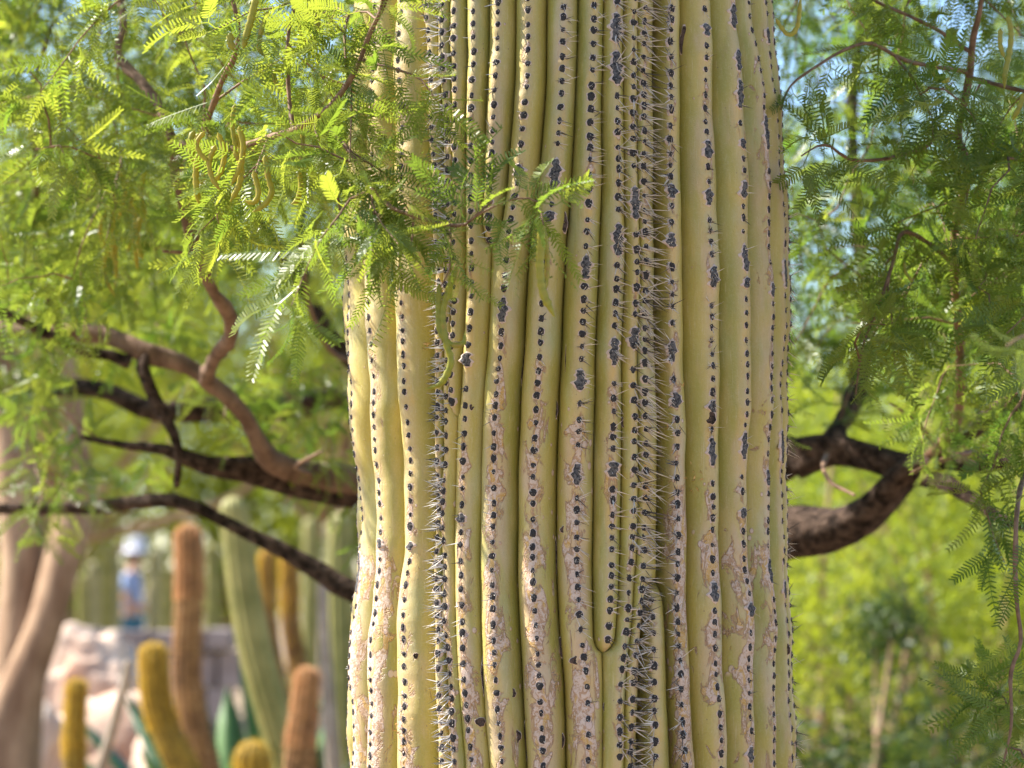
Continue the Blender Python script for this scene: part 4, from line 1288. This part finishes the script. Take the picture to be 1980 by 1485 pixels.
# low wall with stone cap
wb = np.array(gp(285, 16.0))
wall = thing('stone_wall', 'low stone wall with flat mauve grey cap stones behind the boulders', 'wall', tuple(wb))
ztop = at(285, 1218, 16.0)[2]
def box(name, x0, x1, y0, y1, z0, z1, mat, parent, base, jit=0.0):
    bm = bmesh.new()
    bmesh.ops.create_cube(bm, size=1)
    for v in bm.verts:
        v.co = (x0 + (v.co.x + .5) * (x1 - x0) - base[0] + random.uniform(-jit, jit), y0 + (v.co.y + .5) * (y1 - y0) - base[1] + random.uniform(-jit, jit), z0 + (v.co.z + .5) * (z1 - z0) - base[2] + random.uniform(-jit, jit))
    bmesh.ops.bevel(bm, geom=bm.edges[:], offset=min(.012, (z1 - z0) * .2), segments=2, affect='EDGES')
    me = bpy.data.meshes.new(name)
    bm.to_mesh(me)
    bm.free()
    me.materials.append(M[mat])
    return link(name, me, parent)
xa, xb = gx(95, 16), gx(455, 16)
nw = 7
for k in range(nw):
    x0, x1 = xa + (xb - xa) * k / nw, xa + (xb - xa) * (k + 1) / nw
    box('cap_stone', x0 + .004, x1 - .004, 15.82, 16.22, ztop - .13, ztop + random.uniform(-.01, .01), 'slab', wall, wb, .006)
    for r in range(4):
        hh = (ztop - .135) / 4
        of = .08 if r % 2 else 0
        box('stone', x0 + .006 + of, x1 - .006 + of, 15.90, 16.15, r * hh + .003 - (.03 if r == 0 else 0), (r + 1) * hh - .003, 'slab', wall, wb, .008)

# columnar cacti -----------------------------------------------------------
M['gold'] = simple_mat('golden_skin', (0.20, 0.125, 0.018), (0.36, 0.23, 0.035), 18, .8, .3, .005)
M['gold_brown'] = simple_mat('brown_skin', (0.17, 0.085, 0.032), (0.36, 0.20, 0.075), 14, .8, .3, .005)
M['col_green'] = simple_mat('column_skin', (0.20, 0.195, 0.050), (0.36, 0.32, 0.105), 9, .6, .2, .005)
M['col_pale'] = simple_mat('pale_column_skin', (0.28, 0.26, 0.13), (0.42, 0.37, 0.20), 9, .6, .2, .005)
M['col_grey'] = simple_mat('grey_stem', (0.30, 0.24, 0.18), (0.45, 0.37, 0.29), 16, .8, .2, .005)
def hair_mat(name, c, t):
    s = NT(name)
    s.finish(c, .5, .3)
    tr = s.n.new('ShaderNodeBsdfTranslucent')
    tr.inputs['Color'].default_value = (*t, 1)
    mx = s.n.new('ShaderNodeMixShader')
    mx.inputs[0].default_value = .4
    s.link(s.p.outputs[0], mx.inputs[1])
    s.link(tr.outputs[0], mx.inputs[2])
    s.link(mx.outputs[0], s.out.inputs['Surface'])
    return s.m
M['hair_gold'] = hair_mat('golden_spines', (.66, .45, .06, 1), (.80, .54, .07))
M['hair_tan'] = hair_mat('tan_spines', (.68, .42, .24, 1), (.78, .44, .20))
def column(name, label, pts, mat, hair=None, nrib=12, nh=1800, hl=.016, group=None, cat='cactus'):
    """pts: (photo x, photo y, Y, half width in photo px), listed from the tip down; the stem goes on to the ground"""
    rows = [(*at(x, y, Y), r * pxsize(Y)) for x, y, Y, r in pts]
    lastp = np.array(rows[-1])
    dirx = (rows[-1][0] - rows[-2][0]) / max(1e-3, abs(rows[-1][2] - rows[-2][2]))
    gz = lastp[2]
    if gz > 0.02:
        n = 3
        for k in range(1, n + 1):
            s = k / n
            rows.append((lastp[0] + dirx * gz * (s - s * s * .5) * .8, lastp[1], gz * (1 - s) - .04 * s, lastp[3] * (1 - .1 * s)))
    base = np.array([rows[-1][0], rows[-1][1], 0.0])
    t = thing(name, label, cat, tuple(base), group)
    p = np.vstack([spline(rows, .004)[:60], spline(rows, .004)[60::5]])
    r = p[:, 3].copy()
    s = np.r_[0, np.cumsum(np.linalg.norm(np.diff(p[:, :3], axis=0), axis=1))]
    r0 = r[0]
    d = np.clip(s / (r0 * 1.05), 0, 1)
    r *= np.sqrt(np.clip(1 - (1 - d) ** 2, 0.01, 1))
    sides = nrib * 4
    path = p[:, :3]
    nP = len(path)
    tan = unit(np.gradient(path, axis=0))
    u = unit(np.cross(tan, np.array([0, 1.0, 0])[None]))
    w = np.cross(tan, u)
    a = np.arange(sides) * 2 * math.pi / sides
    prof = 1 - .24 * (1 - np.abs(np.cos(a * nrib / 2)) ** .7)
    v = path[:, None] + (u[:, None] * np.cos(a)[None, :, None] + w[:, None] * np.sin(a)[None, :, None]) * (r[:, None] * prof[None])[..., None]
    idx = np.arange(nP * sides).reshape(nP, sides)
    q = np.stack([idx[1:], np.roll(idx, -1, 1)[1:], np.roll(idx, -1, 1)[:-1], idx[:-1]], -1).reshape(-1, 4)
    acc = Acc()
    acc.add(v.reshape(-1, 3), q)
    acc.add(np.vstack([v[0], (path[0] - tan[0] * r[0] * .6)[None]]), np.array([[k, sides, (k + 1) % sides] for k in range(sides)][::-1]))
    link('stem', acc.mesh('stem', [M[mat]], base), t)
    if hair:
        nh *= 2
        rg = np.random.default_rng(len(label) + int(pts[0][0]))
        lim = np.searchsorted(s, min(s[-1], 1.3))
        ii = rg.integers(0, max(2, lim), nh)
        kk = rg.integers(0, nrib, nh) * 4
        P = v[ii, kk]
        nrm = unit(P - path[ii])
        dd = unit(nrm + rg.normal(size=(nh, 3)) * .6 - tan[ii] * .25)
        e = unit(np.cross(dd, rg.normal(size=(nh, 3))))
        L = hl * rg.uniform(.6, 1.2, nh)[:, None]
        vv = np.stack([P + e * .0011, P - e * .0011, P + dd * L], 1).reshape(-1, 3)
        acc = Acc()
        acc.add(vv, np.arange(3 * nh).reshape(nh, 3))
        link('spines', acc.mesh('spines', [M[hair]], base, False), t, kind='stuff')
    return t
GC = 'golden torch cacti among the boulders'
column('torch_cactus', 'short upright yellow torch cactus in front of the pale boulder', [(148, 1313, 7.0, 19), (147, 1360, 7.0, 19), (143, 1420, 7.0, 20), (145, 1485, 7.0, 22)], 'gold', 'hair_gold', group=GC)
column('torch_cactus', 'golden torch cactus with curved leaning stem and fat yellow tip', [(294, 1243, 7.0, 25), (297, 1290, 7.0, 26), (302, 1350, 7.0, 27), (320, 1410, 7.0, 28), (348, 1470, 7.0, 30), (375, 1530, 7.0, 30)], 'gold', 'hair_gold', group=GC, nh=2600)
column('torch_cactus', 'tall pinkish brown torch cactus with yellow tip behind the curved golden one', [(362, 1015, 7.8, 24), (366, 1080, 7.8, 25), (366, 1160, 7.8, 26), (362, 1240, 7.8, 27), (362, 1320, 7.8, 28), (372, 1400, 7.8, 29), (392, 1485, 7.8, 30), (405, 1560, 7.8, 30)], 'gold_brown', 'hair_tan', group=GC, nh=3600)
column('torch_cactus', 'golden brown torch cactus close beside the saguaro foot', [(596, 1290, 6.8, 22), (592, 1340, 6.8, 24), (584, 1410, 6.8, 26), (575, 1485, 6.8, 27)], 'gold_brown', 'hair_tan', group=GC, nh=2200)
column('torch_cactus', 'squat round golden cactus below the broad green leaves', [(490, 1432, 7.2, 30), (488, 1470, 7.2, 34), (486, 1520, 7.2, 34)], 'gold', 'hair_gold', group=GC, nh=1600)
column('torch_cactus', 'distant twin column with orange lit edge, taller of the pair beside the leaning pale one', [(516, 1062, 9.5, 15), (516, 1120, 9.5, 16), (518, 1200, 9.5, 17), (532, 1300, 9.5, 18), (548, 1400, 9.5, 18)], 'gold_brown', 'hair_gold', group=GC, nh=2000)
column('torch_cactus', 'distant column with orange lit edge, between the twin column and grey pole', [(558, 1072, 9.7, 16), (560, 1130, 9.7, 17), (562, 1200, 9.7, 18), (575, 1290, 9.7, 19), (590, 1400, 9.7, 19)], 'gold_brown', 'hair_gold', group=GC, nh=2000)
column('thin_stem_cactus', 'slender beige leaning stem between the yellow torch and curved golden torch', [(249, 1275, 7.1, 8), (240, 1320, 7.1, 9), (222, 1390, 7.1, 10), (202, 1460, 7.1, 11), (190, 1510, 7.1, 12)], 'col_grey', None, 7)
GO = 'tall column cacti behind the torches'
column('column_cactus', 'thick pale green column leaning towards the saguaro foot', [(448, 960, 7.4, 28), (458, 1030, 7.4, 30), (470, 1130, 7.4, 32), (490, 1240, 7.4, 33), (516, 1340, 7.4, 33), (542, 1430, 7.4, 32), (560, 1500, 7.4, 32)], 'col_green', None, 11, group=GO)
column('column_cactus', 'thin grey white upright pole of a cactus beside the saguaro', [(624, 1120, 8.6, 10), (626, 1200, 8.6, 11), (632, 1320, 8.6, 13), (645, 1485, 8.6, 15)], 'col_grey', None, 8, group=GO)
column('column_cactus', 'olive green column partly hidden behind the saguaro edge', [(660, 990, 9.4, 24), (658, 1100, 9.4, 26), (662, 1300, 9.4, 27), (672, 1485, 9.4, 28)], 'col_green', None, 11, group=GO)
GB = 'pale columns far behind the stone wall'
FL = ['pale green column between the forked tree and the person in blue', 'tallest green column close behind the person in blue', 'slim pale column touching the outline of the person in blue', 'stout pale column between the person in blue and the tall brown torch',
      'short green column behind the tall brown torch', 'green far column between the tall brown torch and the leaning pale column', 'tall green far column behind the thin grey pole', 'pale far column beside the olive column', 'slim green far column next to the forked tree']
far_cols = [(180, 1085, 22, 14, 'col_pale'), (205, 1050, 23, 13, 'col_green'), (222, 1075, 24, 12, 'col_pale'), (300, 1060, 23, 15, 'col_pale'), (325, 1095, 22, 13, 'col_green'), (410, 1050, 21, 14, 'col_green'), (600, 1000, 17, 16, 'col_green'), (640, 1010, 18, 15, 'col_pale'), (160, 1110, 21, 11, 'col_green')]
for lab, (x, y, Y, r, m) in zip(FL, far_cols):
    column('column_cactus', lab, [(x, y, Y, r), (x + 1, y + 60, Y, r * 1.05), (x, y + 150, Y, r * 1.1)], m, None, 9, group=GB)

# broad-leaved plant
def agave(label, base, n, L, w, seed, group):
    rg = random.Random(seed)
    t = thing('agave', label, 'plant', tuple(base), group)
    for k in range(n):
        az = k * 2.4 + rg.uniform(-.2, .2)
        lean = rg.uniform(.12, .75)
        ln = L * rg.uniform(.7, 1.1)
        acc = Acc()
        m = 9
        out = np.array([math.cos(az), math.sin(az), 0])
        sd = np.array([-math.sin(az), math.cos(az), 0])
        v = []
        for j in range(m):
            s = j / (m - 1)
            ww = w * (0.55 + 1.3 * s) * (1 - s) ** .6 * rg.uniform(.95, 1.05) + .002
            c = np.asarray(base) + out * (lean * ln * s * (0.5 + 0.5 * s) + .02) + np.array([0, 0, ln * s * (1 - .25 * lean * s)])
            nn_ = unit(np.cross(sd, out * lean + np.array([0, 0, 1])))
            v += [c - sd * ww, c + nn_ * ww * .3, c + sd * ww, c - nn_ * .008 * (1 - s)]
        v = np.array(v)
        q = [(4 * j + e, 4 * j + (e + 1) % 4, 4 * j + 4 + (e + 1) % 4, 4 * j + 4 + e) for j in range(m - 1) for e in range(4)]
        acc.add(v, np.array(q), 0, tint=rg.random())
        link('leaf', acc.mesh('leaf', [M['leaf_blue']], base), t)
agave('broad leaved blue green agave between the tall torch and leaning column', gp(458, 9.0), 24, 1.12, .075, 4, 'agaves')
agave('smaller blue green agave behind the leaning pale column', gp(540, 10.4), 20, 1.1, .07, 9, 'agaves')

# person by the far columns ------------------------------------------------
def skinned(name, V, E, rad, mat, parent, base, root=0, sub=2):
    me = bpy.data.meshes.new(name)
    me.from_pydata([Vector(v) for v in V], E, [])
    o = link(name, me, None)
    md = o.modifiers.new('skin', 'SKIN')
    md.use_smooth_shade = True
    for i, r in enumerate(rad):
        sv = me.skin_vertices[0].data[i]
        sv.radius = (r, r) if not isinstance(r, tuple) else r
        sv.use_root = i == root
    ss = o.modifiers.new('sub', 'SUBSURF')
    ss.levels = ss.render_levels = sub
    dg = bpy.context.evaluated_depsgraph_get()
    m2 = bpy.data.meshes.new_from_object(o.evaluated_get(dg))
    m2.materials.clear()
    m2.materials.append(mat)
    for p in m2.polygons:
        p.use_smooth = True
    o.modifiers.clear()
    o.data = m2
    o.name = name
    if parent is not None:
        o.parent = parent
    return o
def flat(name, c, rough=.7):
    return simple_mat(name, c, tuple(k * 1.12 for k in c), 30, rough)
M['skin_p'] = flat('skin', (.50, .29, .20), .5)
M['shirt'] = flat('shirt', (.28, .36, .60))
M['trousers'] = flat('trousers', (.03, .14, .26))
M['hat'] = flat('hat', (.70, .70, .82))
M['hair'] = flat('hair', (.05, .03, .02))
PB = np.array(gp(255, 26.0))
per = thing('person', 'person in a pale hat, blue shirt and teal trousers, forearm held out', 'person', tuple(PB))
# local frame: x to the right of the view (the way the person faces), y away, z up
V = [(0, 0, .92), (0, 0, 1.10), (.01, 0, 1.32), (.02, 0, 1.44), (.03, 0, 1.50), (.05, 0, 1.58), (.055, 0, 1.68),      # 0-6 spine, neck, head
     (.0, -.19, 1.38), (-.02, -.24, 1.12), (.20, -.22, 1.04), (.27, -.21, 1.02),                                        # 7-10 near arm, forearm forward, palm
     (.0, .19, 1.38), (-.02, .24, 1.12), (.18, .20, 1.05), (.25, .19, 1.03),                                            # 11-14 far arm
     (0, -.10, .88), (.02, -.11, .50), (-.01, -.11, .09), (.10, -.12, .04),                                             # 15-18 near leg
     (0, .10, .88), (.03, .11, .50), (.02, .11, .09), (.13, .12, .04)]                                                  # 19-22 far leg
E = [(0, 1), (1, 2), (2, 3), (3, 4), (4, 5), (5, 6), (2, 7), (7, 8), (8, 9), (9, 10), (2, 11), (11, 12), (12, 13), (13, 14), (0, 15), (15, 16), (16, 17), (17, 18), (0, 19), (19, 20), (20, 21), (21, 22)]
rad = [.13, .12, .13, .07, .055, .085, .085, .055, .042, .032, .036, .055, .042, .032, .036, .085, .058, .042, .035, .085, .058, .042, .035]
for hnd in (10, 14):
    hx, hy, hz = V[hnd]
    for k, (fl_, oy) in enumerate([(.075, -.030), (.085, -.010), (.080, .010), (.062, .028)]):
        b0 = len(V)
        V += [(hx + .045, hy + oy, hz - .004), (hx + .045 + fl_ * .6, hy + oy, hz - .012), (hx + .045 + fl_, hy + oy, hz - .035)]
        rad += [.010, .009, .008]
        E += [(hnd, b0), (b0, b0 + 1), (b0 + 1, b0 + 2)]
    b0 = len(V)
    V += [(hx + .015, hy - .035, hz + .02), (hx + .05, hy - .045, hz + .03)]
    rad += [.011, .009]
    E += [(hnd, b0), (b0, b0 + 1)]
skinned('body', V, E, rad, M['skin_p'], per, PB)
SV = [(0, 0, .90), (0, 0, 1.10), (.01, 0, 1.32), (.02, 0, 1.42), (0, -.19, 1.38), (-.02, -.235, 1.20), (0, .19, 1.38), (-.02, .235, 1.20)]
skinned('shirt', SV, [(0, 1), (1, 2), (2, 3), (2, 4), (4, 5), (2, 6), (6, 7)], [.150, .142, .15, .085, .075, .068, .075, .068], M['shirt'], per, PB)
TV = [(0, 0, .95), (0, -.10, .86), (.02, -.11, .50), (-.01, -.11, .12), (0, .10, .86), (.03, .11, .50), (.02, .11, .12)]
skinned('trousers', TV, [(0, 1), (1, 2), (2, 3), (0, 4), (4, 5), (5, 6)], [.142, .10, .075, .062, .10, .075, .062], M['trousers'], per, PB)
def revolve(name, prof, cx_, cz_, mat, parent, sides=24):
    acc = Acc()
    a = np.arange(sides) * 2 * math.pi / sides
    v = np.array([[cx_ + r * math.cos(t), r * math.sin(t), cz_ + z] for r, z in prof for t in a])
    idx = np.arange(len(prof) * sides).reshape(len(prof), sides)
    q = np.stack([idx[:-1], np.roll(idx, -1, 1)[:-1], np.roll(idx, -1, 1)[1:], idx[1:]], -1).reshape(-1, 4)
    acc.add(v, q)
    return link(name, acc.mesh(name, [mat]), parent)
revolve('hair', [(.092, -.06), (.098, 0), (.094, .05), (.06, .10), (.01, .115)], .045, 1.625, M['hair'], per)
revolve('hat', [(.165, -.015), (.13, .0), (.112, .01), (.112, .09), (.09, .13), (.04, .15), (.003, .152)], .055, 1.665, M['hat'], per)
for sx, nm in ((.138, 'nose'),):
    revolve(nm, [(.016, -.02), (.012, 0), (.003, .02)], sx, 1.60, M['skin_p'], per, 10)
